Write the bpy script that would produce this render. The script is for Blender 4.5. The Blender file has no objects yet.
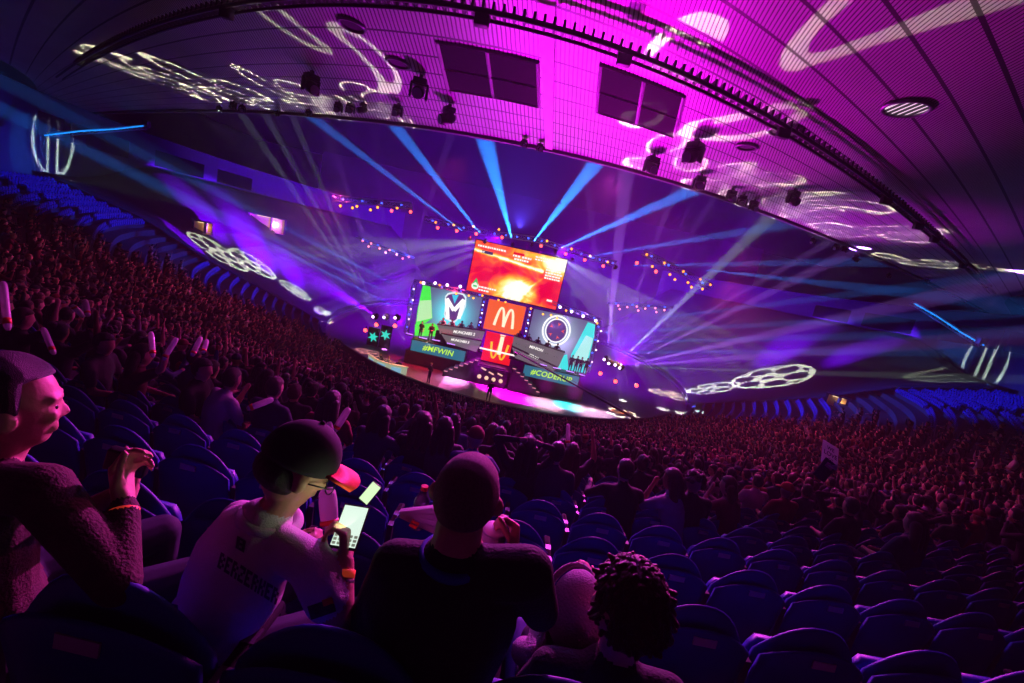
import bpy, bmesh, math, random
import numpy as np
from mathutils import Vector, Matrix, Euler
from mathutils.bvhtree import BVHTree
random.seed(7)
PI = math.pi
S = bpy.context.scene
COL = S.collection

# ---------------------------------------------------------------- camera
FPX = 440.0; PITCH = math.radians(10.3); ROLL = math.radians(12.6); CZ = 11.5
FW = Vector((0, math.cos(PITCH), -math.sin(PITCH))); U0 = Vector((0, math.sin(PITCH), math.cos(PITCH)))
RR = Vector((1, 0, 0)) * math.cos(ROLL) + U0 * math.sin(ROLL)
UU = -Vector((1, 0, 0)) * math.sin(ROLL) + U0 * math.cos(ROLL)
cam = bpy.data.cameras.new('camera'); cam_o = bpy.data.objects.new('camera', cam); COL.objects.link(cam_o)
_m = Matrix((RR, UU, -FW)).transposed().to_4x4(); _m.translation = Vector((0, 0, CZ)); cam_o.matrix_world = _m
cam.sensor_width = 36; cam.lens = 36 * FPX / 1024; cam.clip_start = .05; cam.clip_end = 400
S.camera = cam_o
S.view_settings.view_transform = 'Standard'; S.view_settings.look = 'None'; S.view_settings.gamma = 1
S.view_settings.exposure = 0.0; S.view_settings.use_curve_mapping = False
S.cycles.use_denoising = True
S.cycles.volume_bounces = 0; S.cycles.max_bounces = 4; S.cycles.diffuse_bounces = 1; S.cycles.glossy_bounces = 2
S.cycles.transmission_bounces = 3; S.cycles.caustics_reflective = False; S.cycles.caustics_refractive = False
S.cycles.sample_clamp_indirect = 3

# measured points of the photograph -> points of the hall
def ray(px, py): return (FW * FPX + RR * (px - 512) - UU * (py - 341.5)) / FPX
CAM = Vector((0, 0, CZ))
def atY(px, py, Y): r = ray(px, py); return CAM + r * (Y / r.y)
def atZ(px, py, Z): r = ray(px, py); return CAM + r * ((Z - CZ) / r.z)
def atD(px, py, D): return CAM + ray(px, py) * D     # D along the view axis

# ---------------------------------------------------------------- world: black night, thin theatrical haze filling the hall
w = bpy.data.worlds.new('hall_air'); S.world = w; w.use_nodes = True
_nt = w.node_tree
_nt.nodes['Background'].inputs[0].default_value = (0.012, 0.004, 0.03, 1); _nt.nodes['Background'].inputs[1].default_value = 0.12
_vs = _nt.nodes.new('ShaderNodeVolumeScatter'); _vs.inputs['Density'].default_value = .0018; _vs.inputs['Anisotropy'].default_value = .15
_nt.links.new(_vs.outputs[0], _nt.nodes['World Output'].inputs['Volume'])

# ---------------------------------------------------------------- lights
def aim(o, a, b, roll=0):
    q = (Vector(b) - Vector(a)).to_track_quat('-Z', 'Y')
    o.rotation_mode = 'QUATERNION'; o.rotation_quaternion = q @ Euler((0, 0, roll)).to_quaternion(); o.location = a
def spot(a, b, ang, e, c, rad=.05, blend=.2, name='spotlight', gobo=None, roll=0):
    l = bpy.data.lights.new(name, 'SPOT'); l.energy = e; l.color = c; l.spot_size = math.radians(ang); l.spot_blend = blend; l.shadow_soft_size = rad
    o = bpy.data.objects.new(name, l); COL.objects.link(o); aim(o, a, b, roll)
    if gobo: gobo(l)
    return o

class NT:
    "tiny helper to write node expressions"
    def __init__(s, nt): s.nt = nt
    def m(s, op, a, b=0.0, c=None):
        n = s.nt.nodes.new('ShaderNodeMath'); n.operation = op
        for i, v in enumerate((a, b) if c is None else (a, b, c)):
            if hasattr(v, 'is_linked'): s.nt.links.new(v, n.inputs[i])
            else: n.inputs[i].default_value = v
        return n.outputs[0]
    def add(s, a, b): return s.m('ADD', a, b)
    def sub(s, a, b): return s.m('SUBTRACT', a, b)
    def mul(s, a, b): return s.m('MULTIPLY', a, b)
    def lt(s, a, b): return s.m('LESS_THAN', a, b)
    def gt(s, a, b): return s.m('GREATER_THAN', a, b)
    def mx(s, a, b): return s.m('MAXIMUM', a, b)
    def mn(s, a, b): return s.m('MINIMUM', a, b)
    def ab(s, a): return s.m('ABSOLUTE', a)
    def hyp(s, x, y): return s.m('SQRT', s.add(s.mul(x, x), s.mul(y, y)))
    def band(s, v, c, hw): return s.lt(s.ab(s.sub(v, c)), hw)

def gobo_tree(l, fn):
    l.use_nodes = True; nt = l.node_tree; E = NT(nt)
    em = [n for n in nt.nodes if n.type == 'EMISSION'][0]
    tc = nt.nodes.new('ShaderNodeTexCoord'); sp = nt.nodes.new('ShaderNodeSeparateXYZ'); nt.links.new(tc.outputs['Normal'], sp.inputs[0])
    k = 1 / math.tan(l.spot_size / 2)
    x = E.mul(E.m('DIVIDE', sp.outputs[0], E.ab(sp.outputs[2])), k); y = E.mul(E.m('DIVIDE', sp.outputs[1], E.ab(sp.outputs[2])), k)
    nt.links.new(fn(E, x, y), em.inputs['Strength'])
def gobo_flower(n=5, wid=.045, c=.52, r=.33, ex=1.0, ring=False):
    def f(E, x, y):
        a = E.m('ARCTAN2', y, x); st = 2 * PI / n
        am = E.sub(E.m('FLOORED_MODULO', a, st), st / 2); d = E.hyp(x, y)
        lx = E.sub(E.mul(d, E.m('COSINE', am)), c); ly = E.mul(E.mul(d, E.m('SINE', am)), ex)
        o = E.band(E.hyp(lx, ly), r, wid)
        if ring: o = E.mx(o, E.band(d, .2, wid))
        if ring: o = E.mx(o, E.band(d, .93, wid * .8))
        return o
    return lambda l: gobo_tree(l, f)
def gobo_swirl(n=4, wid=.05, tw=1.4):
    def f(E, x, y):
        d = E.hyp(x, y); a = E.add(E.m('ARCTAN2', y, x), E.mul(d, tw)); st = 2 * PI / n
        am = E.sub(E.m('FLOORED_MODULO', a, st), st / 2)
        lx = E.sub(E.mul(d, E.m('COSINE', am)), .55); ly = E.mul(E.mul(d, E.m('SINE', am)), 1.15)
        w_ = E.add(wid * .35, E.mul(d, wid))
        return E.mul(E.band(E.hyp(lx, ly), .34, w_), E.gt(d, .12))
    return lambda l: gobo_tree(l, f)
def gobo_halves():
    def f(E, x, y):
        ax = E.ab(x); top = E.lt(y, .55)
        outer = E.lt(E.add(E.mul(E.mul(E.sub(ax, .12), 1.3), E.mul(E.sub(ax, .12), 1.3)), E.mul(E.mul(y, 1.05), E.mul(y, 1.05))), .86)
        inn = E.lt(E.add(E.mul(E.mul(E.sub(ax, .20), 1.75), E.mul(E.sub(ax, .20), 1.75)), E.mul(E.mul(E.sub(y, .12), 1.05), E.mul(E.sub(y, .12), 1.05))), .80)
        body = E.mul(outer, E.gt(ax, .12)); hole = E.mul(inn, E.gt(ax, .24))
        return E.mul(E.mul(body, E.sub(1.0, hole)), top)
    return lambda l: gobo_tree(l, f)
# ---------------------------------------------------------------- materials
MATS = {}
def mat(name, col=(.5, .5, .5), rough=.6, metal=0, emit=None, es=1, spec=.4, coat=0, alpha=None, trans=0):
    if name in MATS: return MATS[name]
    m = bpy.data.materials.new(name); m.use_nodes = True; b = m.node_tree.nodes['Principled BSDF']
    b.inputs['Base Color'].default_value = (*col, 1); b.inputs['Roughness'].default_value = rough; b.inputs['Metallic'].default_value = metal
    b.inputs['Specular IOR Level'].default_value = spec; b.inputs['Coat Weight'].default_value = coat
    if trans: b.inputs['Transmission Weight'].default_value = trans
    if emit is not None:
        b.inputs['Emission Color'].default_value = (*emit, 1); b.inputs['Emission Strength'].default_value = es
    m.diffuse_color = (*col, 1)
    MATS[name] = m
    return m
def grain(name, col, rough=.7, amt=.25, scale=6, bump=.15, **k):
    "material with a procedural mottling and fine bump"
    if name in MATS: return MATS[name]
    m = mat(name, col, rough, **k); nt = m.node_tree; b = nt.nodes['Principled BSDF']
    tc = nt.nodes.new('ShaderNodeTexCoord'); no = nt.nodes.new('ShaderNodeTexNoise'); no.inputs['Scale'].default_value = scale; no.inputs['Detail'].default_value = 5
    nt.links.new(tc.outputs['Object'], no.inputs['Vector'])
    mx = nt.nodes.new('ShaderNodeMix'); mx.data_type = 'RGBA'
    mx.inputs[6].default_value = (*[c * (1 - amt) for c in col], 1); mx.inputs[7].default_value = (*[min(1, c * (1 + amt)) for c in col], 1)
    nt.links.new(no.outputs['Fac'], mx.inputs[0]); nt.links.new(mx.outputs[2], b.inputs['Base Color'])
    bp = nt.nodes.new('ShaderNodeBump'); bp.inputs['Strength'].default_value = bump; bp.inputs['Distance'].default_value = .02
    no2 = nt.nodes.new('ShaderNodeTexNoise'); no2.inputs['Scale'].default_value = scale * 8; nt.links.new(tc.outputs['Object'], no2.inputs['Vector'])
    nt.links.new(no2.outputs['Fac'], bp.inputs['Height']); nt.links.new(bp.outputs[0], b.inputs['Normal'])
    return m
def varied(name, cols, rough=.8, spec=.3):
    "colour picked per object and per loose island from a ramp: clothes, hair and skin of a crowd"
    if name in MATS: return MATS[name]
    m = mat(name, cols[0][1], rough, spec=spec); nt = m.node_tree; b = nt.nodes['Principled BSDF']; E = NT(nt)
    oi = nt.nodes.new('ShaderNodeObjectInfo'); g = nt.nodes.new('ShaderNodeNewGeometry')
    r = E.m('FRACT', E.add(oi.outputs['Random'], g.outputs['Random Per Island']))
    cr = nt.nodes.new('ShaderNodeValToRGB'); cr.color_ramp.interpolation = 'CONSTANT'
    el = cr.color_ramp.elements
    el[0].position = 0; el[0].color = (*cols[0][1], 1); el[1].position = cols[1][0]; el[1].color = (*cols[1][1], 1)
    for p, c in cols[2:]:
        e = el.new(p); e.color = (*c, 1)
    nt.links.new(r, cr.inputs[0]); nt.links.new(cr.outputs[0], b.inputs['Base Color'])
    return m

def translucent(m, fac=.5):
    "thin paper or film that lets light through"
    nt = m.node_tree; b = nt.nodes['Principled BSDF']; t = nt.nodes.new('ShaderNodeBsdfTranslucent'); t.inputs[0].default_value = b.inputs['Base Color'].default_value
    mx = nt.nodes.new('ShaderNodeMixShader'); mx.inputs[0].default_value = fac; nt.links.new(b.outputs[0], mx.inputs[1]); nt.links.new(t.outputs[0], mx.inputs[2])
    nt.links.new(mx.outputs[0], nt.nodes['Material Output'].inputs['Surface']); return m
# ---------------------------------------------------------------- mesh builder
class MB:
    def __init__(s): s.v = []; s.f = []; s.mi = []; s.smooth = []
    def _add(s, vs, fs, mi=0, smooth=False, mx=None):
        n = len(s.v)
        for q in vs:
            q = Vector(q); s.v.append(mx @ q if mx is not None else q)
        for f in fs: s.f.append([i + n for i in f]); s.mi.append(mi); s.smooth.append(smooth)
        return s
    def box(s, c, sz, rot=(0, 0, 0), mi=0, bev=0, mx=None):
        x, y, z = [a / 2 for a in sz]; M = Matrix.Translation(Vector(c)) @ Euler(rot).to_matrix().to_4x4()
        if mx is not None: M = mx @ M
        if bev <= 0:
            vs = [(i * x, j * y, k * z) for i in (-1, 1) for j in (-1, 1) for k in (-1, 1)]
            fs = [(0, 1, 3, 2), (4, 6, 7, 5), (0, 4, 5, 1), (2, 3, 7, 6), (0, 2, 6, 4), (1, 5, 7, 3)]
            return s._add(vs, fs, mi, False, M)
        bm = bmesh.new(); bmesh.ops.create_cube(bm, size=1)
        for v in bm.verts: v.co = Vector((v.co.x * sz[0], v.co.y * sz[1], v.co.z * sz[2]))
        bmesh.ops.bevel(bm, geom=bm.edges[:] + bm.verts[:], offset=min(bev, min(sz) * .45), segments=2, affect='EDGES', profile=.5)
        bm.verts.index_update(); s._add([v.co.copy() for v in bm.verts], [[v.index for v in f.verts] for f in bm.faces], mi, True, M); bm.free(); return s
    def loft(s, rings, caps=True, mi=0, smooth=True, closed=False, mx=None):
        n = len(rings[0]); vs = [p for r in rings for p in r]; fs = []
        R = len(rings)
        for i in range(R if closed else R - 1):
            for j in range(n):
                a = i * n + j; b = i * n + (j + 1) % n; i2 = (i + 1) % R; fs.append((a, b, i2 * n + (j + 1) % n, i2 * n + j))
        if caps and not closed: fs.append(list(range(n))[::-1]); fs.append([(R - 1) * n + j for j in range(n)])
        return s._add(vs, fs, mi, smooth, mx)
    def tube(s, pts, r, n=8, mi=0, closed=False, smooth=True, caps=True, mx=None):
        pts = [Vector(p) for p in pts]; rs = r if isinstance(r, (list, tuple)) else [r] * len(pts)
        rings = []; up = None
        for i, p in enumerate(pts):
            if closed: t = pts[(i + 1) % len(pts)] - pts[i - 1]
            else: t = pts[min(i + 1, len(pts) - 1)] - pts[max(i - 1, 0)]
            t.normalize()
            if up is None: up = Vector((0, 0, 1)) if abs(t.z) < .9 else Vector((1, 0, 0))
            a = t.cross(up).normalized(); b = a.cross(t).normalized(); up = b
            rings.append([p + (a * math.cos(2 * PI * k / n) + b * math.sin(2 * PI * k / n)) * rs[i] for k in range(n)])
        return s.loft(rings, caps, mi, smooth, closed, mx)
    def cap(s, a, b, ra, rb, n=12, mi=0, mx=None, sq=1.0):
        "tapered capsule"
        a = Vector(a); b = Vector(b); t = (b - a); L = t.length; t = t / L if L > 1e-6 else Vector((0, 0, 1))
        pts = []; rs = []
        for k in range(1, 5): th = PI / 2 * (1 - k / 5); pts.append(a - t * ra * math.sin(th)); rs.append(ra * math.cos(th))
        pts.append(a); rs.append(ra); pts.append((a + b) / 2); rs.append((ra + rb) / 2); pts.append(b); rs.append(rb)
        for k in range(1, 5): th = PI / 2 * k / 5; pts.append(b + t * rb * math.sin(th)); rs.append(rb * math.cos(th))
        return s.tube(pts, rs, n, mi, mx=mx)
    def chain(s, pts, rs, n=12, mi=0, mx=None):
        for i in range(len(pts) - 1): s.cap(pts[i], pts[i + 1], rs[i], rs[i + 1], n, mi, mx)
        return s
    def ball(s, c, r, n=16, m=10, mi=0, mx=None, rot=(0, 0, 0), fn=None):
        r = Vector((r, r, r)) if not hasattr(r, '__len__') else Vector(r)
        M = Matrix.Translation(Vector(c)) @ Euler(rot).to_matrix().to_4x4()
        if mx is not None: M = mx @ M
        vs = [(0, 0, r.z)]; fs = []
        for i in range(1, m):
            th = PI * i / m
            for j in range(n):
                ph = 2 * PI * j / n; vs.append((r.x * math.sin(th) * math.cos(ph), r.y * math.sin(th) * math.sin(ph), r.z * math.cos(th)))
        vs.append((0, 0, -r.z))
        if fn: vs = [fn(Vector(q)) for q in vs]
        for j in range(n): fs.append((0, 1 + j, 1 + (j + 1) % n)); fs.append((len(vs) - 1, 1 + (m - 2) * n + (j + 1) % n, 1 + (m - 2) * n + j))
        for i in range(m - 2):
            for j in range(n): a = 1 + i * n + j; b = 1 + i * n + (j + 1) % n; fs.append((a, a + n, b + n, b))
        return s._add(vs, fs, mi, True, M)
    def cyl(s, a, b, r, n=14, mi=0, mx=None, r2=None):
        a = Vector(a); b = Vector(b); return s.tube([a, b], [r, r if r2 is None else r2], n, mi, smooth=False, mx=mx)
    def prism(s, poly, d0, d1, mi=0, mx=None, smooth=False):
        "poly in xz, extruded along y from d0 to d1"
        n = len(poly); vs = [(x, d0, z) for x, z in poly] + [(x, d1, z) for x, z in poly]
        fs = [list(range(n)), list(range(n, 2 * n))[::-1]] + [(i, i + n, (i + 1) % n + n, (i + 1) % n) for i in range(n)]
        return s._add(vs, fs, mi, smooth, mx)
    def truss(s, a, b, w=.35, h=None, seg=.6, r=.025, mi=0):
        a = Vector(a); b = Vector(b); t = (b - a).normalized(); up = Vector((0, 0, 1)) if abs(t.z) < .9 else Vector((0, 1, 0))
        x = t.cross(up).normalized(); y = x.cross(t).normalized(); h = h or w
        c = [x * w / 2 * i + y * h / 2 * j for i, j in ((-1, -1), (1, -1), (1, 1), (-1, 1))]
        for q in c: s.tube([a + q, b + q], r, 5, mi)
        n = max(1, int((b - a).length / seg))
        for k in range(n + 1):
            p = a.lerp(b, k / n); 
            for i in range(4): s.tube([p + c[i], p + c[(i + 1) % 4]], r * .6, 4, mi)
            if k < n:
                p2 = a.lerp(b, (k + 1) / n)
                for i in range(4):
                    if k % 2: s.tube([p + c[i], p2 + c[(i + 1) % 4]], r * .6, 4, mi)
                    else: s.tube([p + c[(i + 1) % 4], p2 + c[i]], r * .6, 4, mi)
        return s
    def mesh(s, name, mats):
        me = bpy.data.meshes.new(name)
        v = np.array([tuple(q) for q in s.v], dtype=np.float32); me.from_pydata([tuple(q) for q in s.v], [], s.f)
        me.polygons.foreach_set('material_index', s.mi); me.polygons.foreach_set('use_smooth', s.smooth)
        for m in (mats if isinstance(mats, (list, tuple)) else [mats]): me.materials.append(m)
        bm = bmesh.new(); bm.from_mesh(me); bmesh.ops.recalc_face_normals(bm, faces=bm.faces); bm.to_mesh(me); bm.free()
        me.update(); return me
    def build(s, name, mats, parent=None, loc=None, **k):
        o = bpy.data.objects.new(name, s.mesh(name, mats)); COL.objects.link(o)
        if parent is not None: o.parent = parent
        if loc is not None: o.location = loc
        tag(o, **k); return o
def tag(o, label=None, cat=None, group=None, kind=None):
    if label: o['label'] = label
    if cat: o['category'] = cat
    if group: o['group'] = group
    if kind: o['kind'] = kind
    return o
def empty(name, loc=(0, 0, 0), rz=0, label=None, cat=None, group=None, scale=1):
    o = bpy.data.objects.new(name, None); COL.objects.link(o); o.location = loc; o.rotation_euler = (0, 0, rz); o.empty_display_size = .1
    o.scale = (scale,) * 3
    return tag(o, label, cat, group)
KIDS = {}
def kids_of(o): return [c for c in list(COL.objects) if c.parent == o]
def dup(o, loc=None, rz=None, label=None, group=None, parent=None, kids=None, cat=None):
    "copy of a thing with copies of its parts and sub-parts"
    if kids is None:
        def walk(p): return [(c, walk(c)) for c in p.children]
        kids = walk(o)
    c = o.copy(); COL.objects.link(c)
    if parent is not None: c.parent = parent
    if loc is not None: c.location = loc
    if rz is not None: c.rotation_euler = (0, 0, rz)
    if label: c['label'] = label
    if group: c['group'] = group
    for ch, sub in kids: dup(ch, parent=c, kids=sub)
    return c
def tree(o): return [(c, tree(c)) for c in o.children]
def text_part(name, txt, size, m, parent, loc, rot=(PI / 2, 0, 0), ext=.01, shear=0, bold=.0, align='CENTER', spacing=1):
    cu = bpy.data.curves.new(name, 'FONT'); cu.body = txt; cu.size = size; cu.extrude = ext; cu.align_x = align; cu.align_y = 'CENTER'; cu.shear = shear; cu.offset = bold
    cu.space_character = spacing; cu.resolution_u = 3; cu.materials.append(m)
    t = bpy.data.objects.new('tmp', cu); COL.objects.link(t); dg = bpy.context.evaluated_depsgraph_get(); me = bpy.data.meshes.new_from_object(t.evaluated_get(dg)); bpy.data.objects.remove(t)
    me.materials.clear(); me.materials.append(m); o = bpy.data.objects.new(name, me); COL.objects.link(o); o.location = loc; o.rotation_euler = rot
    if parent is not None: o.parent = parent
    return o
# ---------------------------------------------------------------- the bowl: shape functions
EA, EB, EY = 23.0, 30.0, 60.0
def smooth(a, b, x): t = max(0, min(1, (x - a) / (b - a))); return t * t * (3 - 2 * t)
def bowl_dir(phi):
    n = Vector((math.sin(phi) / EA, -math.cos(phi) / EB, 0)); return n.normalized()
def bowl_pt(phi, d): return Vector((EA * math.sin(phi), EY - EB * math.cos(phi), 0)) + bowl_dir(phi) * d
ROWD = lambda i: .25 + .85 * i
_zn = {35: 10.2, 34: 9.75, 33: 9.37, 32: 9.05, 31: 8.75}
for _j in range(30, -1, -1): _zn[_j] = _zn[_j + 1] - (.305 - .05 * (30 - _j) / 30)
_off = _zn[0]
for _j in range(0, 31): _zn[_j] -= _off * (31 - _j) / 31 - .05 * (31 - _j) / 31
for _j in (36, 37, 38): _zn[_j] = 10.2 + .4 * (_j - 35)
def zs(d): return float(np.interp(d, [-1, 0, 10.6, 15.7, 21.5, 25, 40], [.1, .15, 4.5, 7.2, 9.0, 10.2, 16]))
def row_z(i, phi):
    w_ = smooth(math.radians(14), math.radians(50), abs(phi)); return _zn[i] * (1 - w_) + zs(ROWD(i)) * w_
def wall_d(phi): return 23.3 + 12 * (1 - smooth(math.radians(30), math.radians(46), abs(phi)))
NROW = 38
def row_face(phi):     # rotation that makes local -Y... local +Y look at the arena floor
    n = bowl_dir(phi); return math.atan2(-(-n.x), -n.y)
def facing(phi): n = -bowl_dir(phi); return math.atan2(-n.x, n.y)   # rz so that local +Y points to the floor

concrete = grain('dark concrete', (.035, .033, .045), .85, .3, 3)
fl = MB(); fl.box((0, 60, -.05), (150, 140, .1)); fl.build('floor', grain('arena floor', (.08, .05, .055), .45, .25, .6, .05), kind='structure')
PH = [math.radians(a) for a in np.arange(-140, 140.1, 2)]
tr = MB()
for s0 in range(len(PH) - 1):
    p0, p1 = PH[s0], PH[s0 + 1]
    prof0 = []; prof1 = []
    for i in range(NROW + 1):
        for pr, p in ((prof0, p0), (prof1, p1)):
            D = ROWD(i); z = row_z(i, p); zb = row_z(i - 1, p) if i else 0
            if D > wall_d(p) + 1.0 and i > 3: D = wall_d(p) + 1.0
            for dd, zz in ((D - .70, zb), (D - .70, z), (D + .15, z)): q = bowl_pt(p, dd); q.z = zz; pr.append(q)
    vs = prof0 + prof1; n = len(prof0)
    tr._add(vs, [(j, j + 1, n + j + 1, n + j) for j in range(n - 1)])
tr.build('floor_terrace', concrete, kind='structure')

# outer wall of the bowl
wallm = grain('painted block wall', (.05, .055, .12), .8, .2, 2)
def wall_seg(name, a0, a1, z0, z1, m, off=0, step=3):
    mb = MB(); ph = [math.radians(a) for a in np.arange(a0, a1 + .1, step)]
    rings = []
    for p in ph:
        d = wall_d(p) + off; A = bowl_pt(p, d); B = bowl_pt(p, d + .4)
        rings.append([Vector((A.x, A.y, z0)), Vector((B.x, B.y, z0)), Vector((B.x, B.y, z1)), Vector((A.x, A.y, z1))])
    mb.loft(rings, True, smooth=False); return mb.build(name, m, kind='structure')
wall_seg('wall_left', -144, -30, 0, 16.4, wallm); wall_seg('wall_right', 30, 144, 0, 16.4, wallm)
wb = MB(); wb.box((0, 112, 13), (110, .5, 28)); wb.build('wall_back', grain('black drape wall', (.01, .008, .014), .9, .3, 1), kind='structure')
wn = MB(); wn.box((0, -6.5, 13), (140, .4, 28)); wn.build('wall_front', concrete, kind='structure')

# dark suite windows in the outer wall
dg = mat('dark glass', (.004, .004, .01), .15, spec=.5)
for sgn, side in ((-1, 'left'), (1, 'right')):
    for n_, (a0, a1) in enumerate(((62, 66), (67, 77), (82, 92), (95, 103))):
        mb = MB(); rings = []
        for a in np.linspace(a0, a1, 5):
            p = math.radians(a) * sgn; A = bowl_pt(p, wall_d(p) - .05); B = bowl_pt(p, wall_d(p) + .2)
            rings.append([Vector((A.x, A.y, 13.1)), Vector((B.x, B.y, 13.1)), Vector((B.x, B.y, 14.9)), Vector((A.x, A.y, 14.9))])
        mb.loft(rings, True, smooth=False)
        mb.build('window_%d' % (n_ + 1 + (4 if sgn > 0 else 0)), dg, kind='structure')

# ---------------------------------------------------------------- ceiling ring over the stands
ZC = 16.5
def y_edge(x): return 20.4 + math.sqrt(100 + .53 * x * x) - 10
def y_truss(x): xx = x + 1.5; return 9.7 + math.sqrt(6.2 ** 2 + .665 * xx * xx) - 6.2
def ceil_pt(xe, t):
    A = Vector((xe, y_edge(xe), ZC)); xt = xe * .62; B = Vector((xt - .6, y_truss(xt), ZC))
    if t <= 1: return A.lerp(B, t)
    s = (t - 1); return B + Vector(((B.x - A.x) * s * math.exp(-.9 * s), (B.y - A.y) * s, 0))
cm = bpy.data.materials.new('slatted metal ceiling'); cm.use_nodes = True; _n = cm.node_tree; _b = _n.nodes['Principled BSDF']; E = NT(_n)
_uv = _n.nodes.new('ShaderNodeUVMap'); _uv.uv_map = 'UVMap'; _sp = _n.nodes.new('ShaderNodeSeparateXYZ'); _n.links.new(_uv.outputs[0], _sp.inputs[0])
U_, V_ = _sp.outputs[0], _sp.outputs[1]
slat = E.m('FRACT', E.mul(U_, 6.2)); gap = E.lt(slat, .34)
vf = E.m('FRACT', E.mul(V_, 9.0)); seam = E.lt(vf, .085); seam2 = E.lt(E.m('FRACT', E.add(E.mul(V_, 9.0), .95)), .025)
panel = E.m('FRACT', E.mul(U_, .115)); joint = E.lt(panel, .0)
dark = E.mx(E.mul(gap, .86), E.mx(E.mul(seam, .95), 0.0))
_no = _n.nodes.new('ShaderNodeTexNoise'); _no.inputs['Scale'].default_value = .35; _tc = _n.nodes.new('ShaderNodeTexCoord'); _n.links.new(_tc.outputs['Object'], _no.inputs['Vector'])
val = E.mul(E.sub(1.0, dark), E.add(.38, E.mul(_no.outputs['Fac'], .35)))
_cc = _n.nodes.new('ShaderNodeCombineColor')
for i_ in range(3): _n.links.new(val, _cc.inputs[i_])
_n.links.new(_cc.outputs[0], _b.inputs['Base Color']); _b.inputs['Roughness'].default_value = .42; _b.inputs['Metallic'].default_value = .15
_bp = _n.nodes.new('ShaderNodeBump'); _bp.inputs['Strength'].default_value = .5; _bp.inputs['Distance'].default_value = .03
_n.links.new(E.sub(1.0, dark), _bp.inputs['Height']); _n.links.new(_bp.outputs[0], _b.inputs['Normal'])
NX, NTT = 120, 30
xs = [((i / NX) * 2 - 1) * 62 for i in range(NX + 1)]; ts = [j / NTT * 2.6 for j in range(NTT + 1)]
me = bpy.data.meshes.new('ceiling'); vs = []; uvv = []
for x in xs:
    for t in ts: vs.append(tuple(ceil_pt(x, t))); uvv.append((x, t))
fs = [(i * (NTT + 1) + j, (i + 1) * (NTT + 1) + j, (i + 1) * (NTT + 1) + j + 1, i * (NTT + 1) + j + 1) for i in range(NX) for j in range(NTT)]
me.from_pydata(vs, [], fs); ul = me.uv_layers.new(name='UVMap')
for lp in me.loops: ul.data[lp.index].uv = uvv[lp.vertex_index]
me.materials.append(cm); ceil_o = bpy.data.objects.new('ceiling', me); COL.objects.link(ceil_o); tag(ceil_o, kind='structure')
# fascia at the inner edge, and the high dark roof of the hall
rings = []
for x in xs:
    y = y_edge(x); rings.append([Vector((x, y, ZC - .12)), Vector((x, y + .25, ZC - .12)), Vector((x, y + .25, ZC + 2.2)), Vector((x, y, ZC + 2.2))])
fa = MB(); fa.loft(rings, True, smooth=False); fa.build('trim_1', grain('ceiling fascia', (.10, .10, .13), .6), kind='structure')
rf = MB(); rf.box((0, 53, 27.2), (150, 130, .3)); rf.build('ceiling_high', grain('black roof deck', (.006, .006, .01), .9, spec=.1), kind='structure')

blk = mat('black powder coat', (.012, .012, .014), .45)
gry = mat('dark grey metal', (.08, .08, .09), .4, .6)
alu = mat('aluminium', (.55, .55, .6), .3, .9)

# curved lighting rail with battens slung under the ceiling
rail = empty('curved_ceiling_rail', (0, 0, 0), label='long black curved rail with stub brackets slung under the slatted ceiling', cat='ceiling rail')
def rail_pt(x, dz, dy=0): return Vector((x, y_truss(x) + dy, ZC - dz))
XS_ = [(-30 + 60 * i / 90) for i in range(91)]
m1 = MB(); m1.tube([rail_pt(x, .38, 0) for x in XS_], .055, 6); m1.tube([rail_pt(x, .38, .34) for x in XS_], .04, 6); m1.build('rail', blk, rail)
xx = -24.0; brs = []
while xx < 28: brs.append(xx); xx += .2 + .005 * abs(xx)
near = sorted(brs, key=lambda x: abs(x - 1))[:100]; bm0 = MB().box((0, 0, 0), (.05, .42, .17)).mesh('bracket', blk)
for x in near:
    o = bpy.data.objects.new('bracket', bm0); COL.objects.link(o); o.parent = rail; o.location = rail_pt(x, .29, .17)
rest = [x for x in brs if x not in near]; mb = MB()
for x in rest: mb.box(rail_pt(x, .29, .17), (.05, .42, .17))
if rest: mb.build('bracket', blk, rail, kind='stuff')
for x in (-9, -2, 1.0, 5.5, 11, 14, 16, 21): MB().box((0, 0, 0), (.3, .2, .25), bev=.03).build('junction_box', blk, rail, loc=rail_pt(x, .5, .1))

# grille panels let into the ceiling
def ceil_panel(name, xe0, xe1, t0, t1, label, nx=2, nt=2, cat='ceiling panel', fcol=None):
    o = empty(name, (0, 0, 0), label=label, cat=cat, group='grille panels in the slatted ceiling')
    frm = MB(); gr = MB()
    dz = Vector((0, 0, -.03))
    for a in range(nx + 1):
        x = xe0 + (xe1 - xe0) * a / nx; frm.tube([ceil_pt(x, t) + dz for t in np.linspace(t0, t1, 5)], .05, 4, smooth=False)
    for b in range(nt + 1):
        t = t0 + (t1 - t0) * b / nt; frm.tube([ceil_pt(x, t) + dz for x in np.linspace(xe0, xe1, 6)], .035, 4, smooth=False)
    rg = [[ceil_pt(x, t0) + dz * .8, ceil_pt(x, t1) + dz * .8, ceil_pt(x, t1), ceil_pt(x, t0)] for x in np.linspace(xe0, xe1, 6)]
    gr.loft(rg, True, smooth=False)
    frm.build('frame', mat('pale ceiling frame', (.6, .6, .62), .5), o); gr.build('grille', grain('dark perforated grille', (.012, .01, .014), .85, .3, 9, spec=.08), o); return o
def px_ct(px, py):     # ceiling coordinates of a measured point
    p = atZ(px, py, ZC); best = None
    for t in np.linspace(0, 1.6, 81):
        lo, hi = -70, 70
        for _ in range(40):
            m_ = (lo + hi) / 2
            if ceil_pt(m_, t).x < p.x: lo = m_
            else: hi = m_
        e = abs(ceil_pt(m_, t).y - p.y)
        if best is None or e < best[0]: best = (e, m_, t)
    return best[1], best[2]
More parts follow.
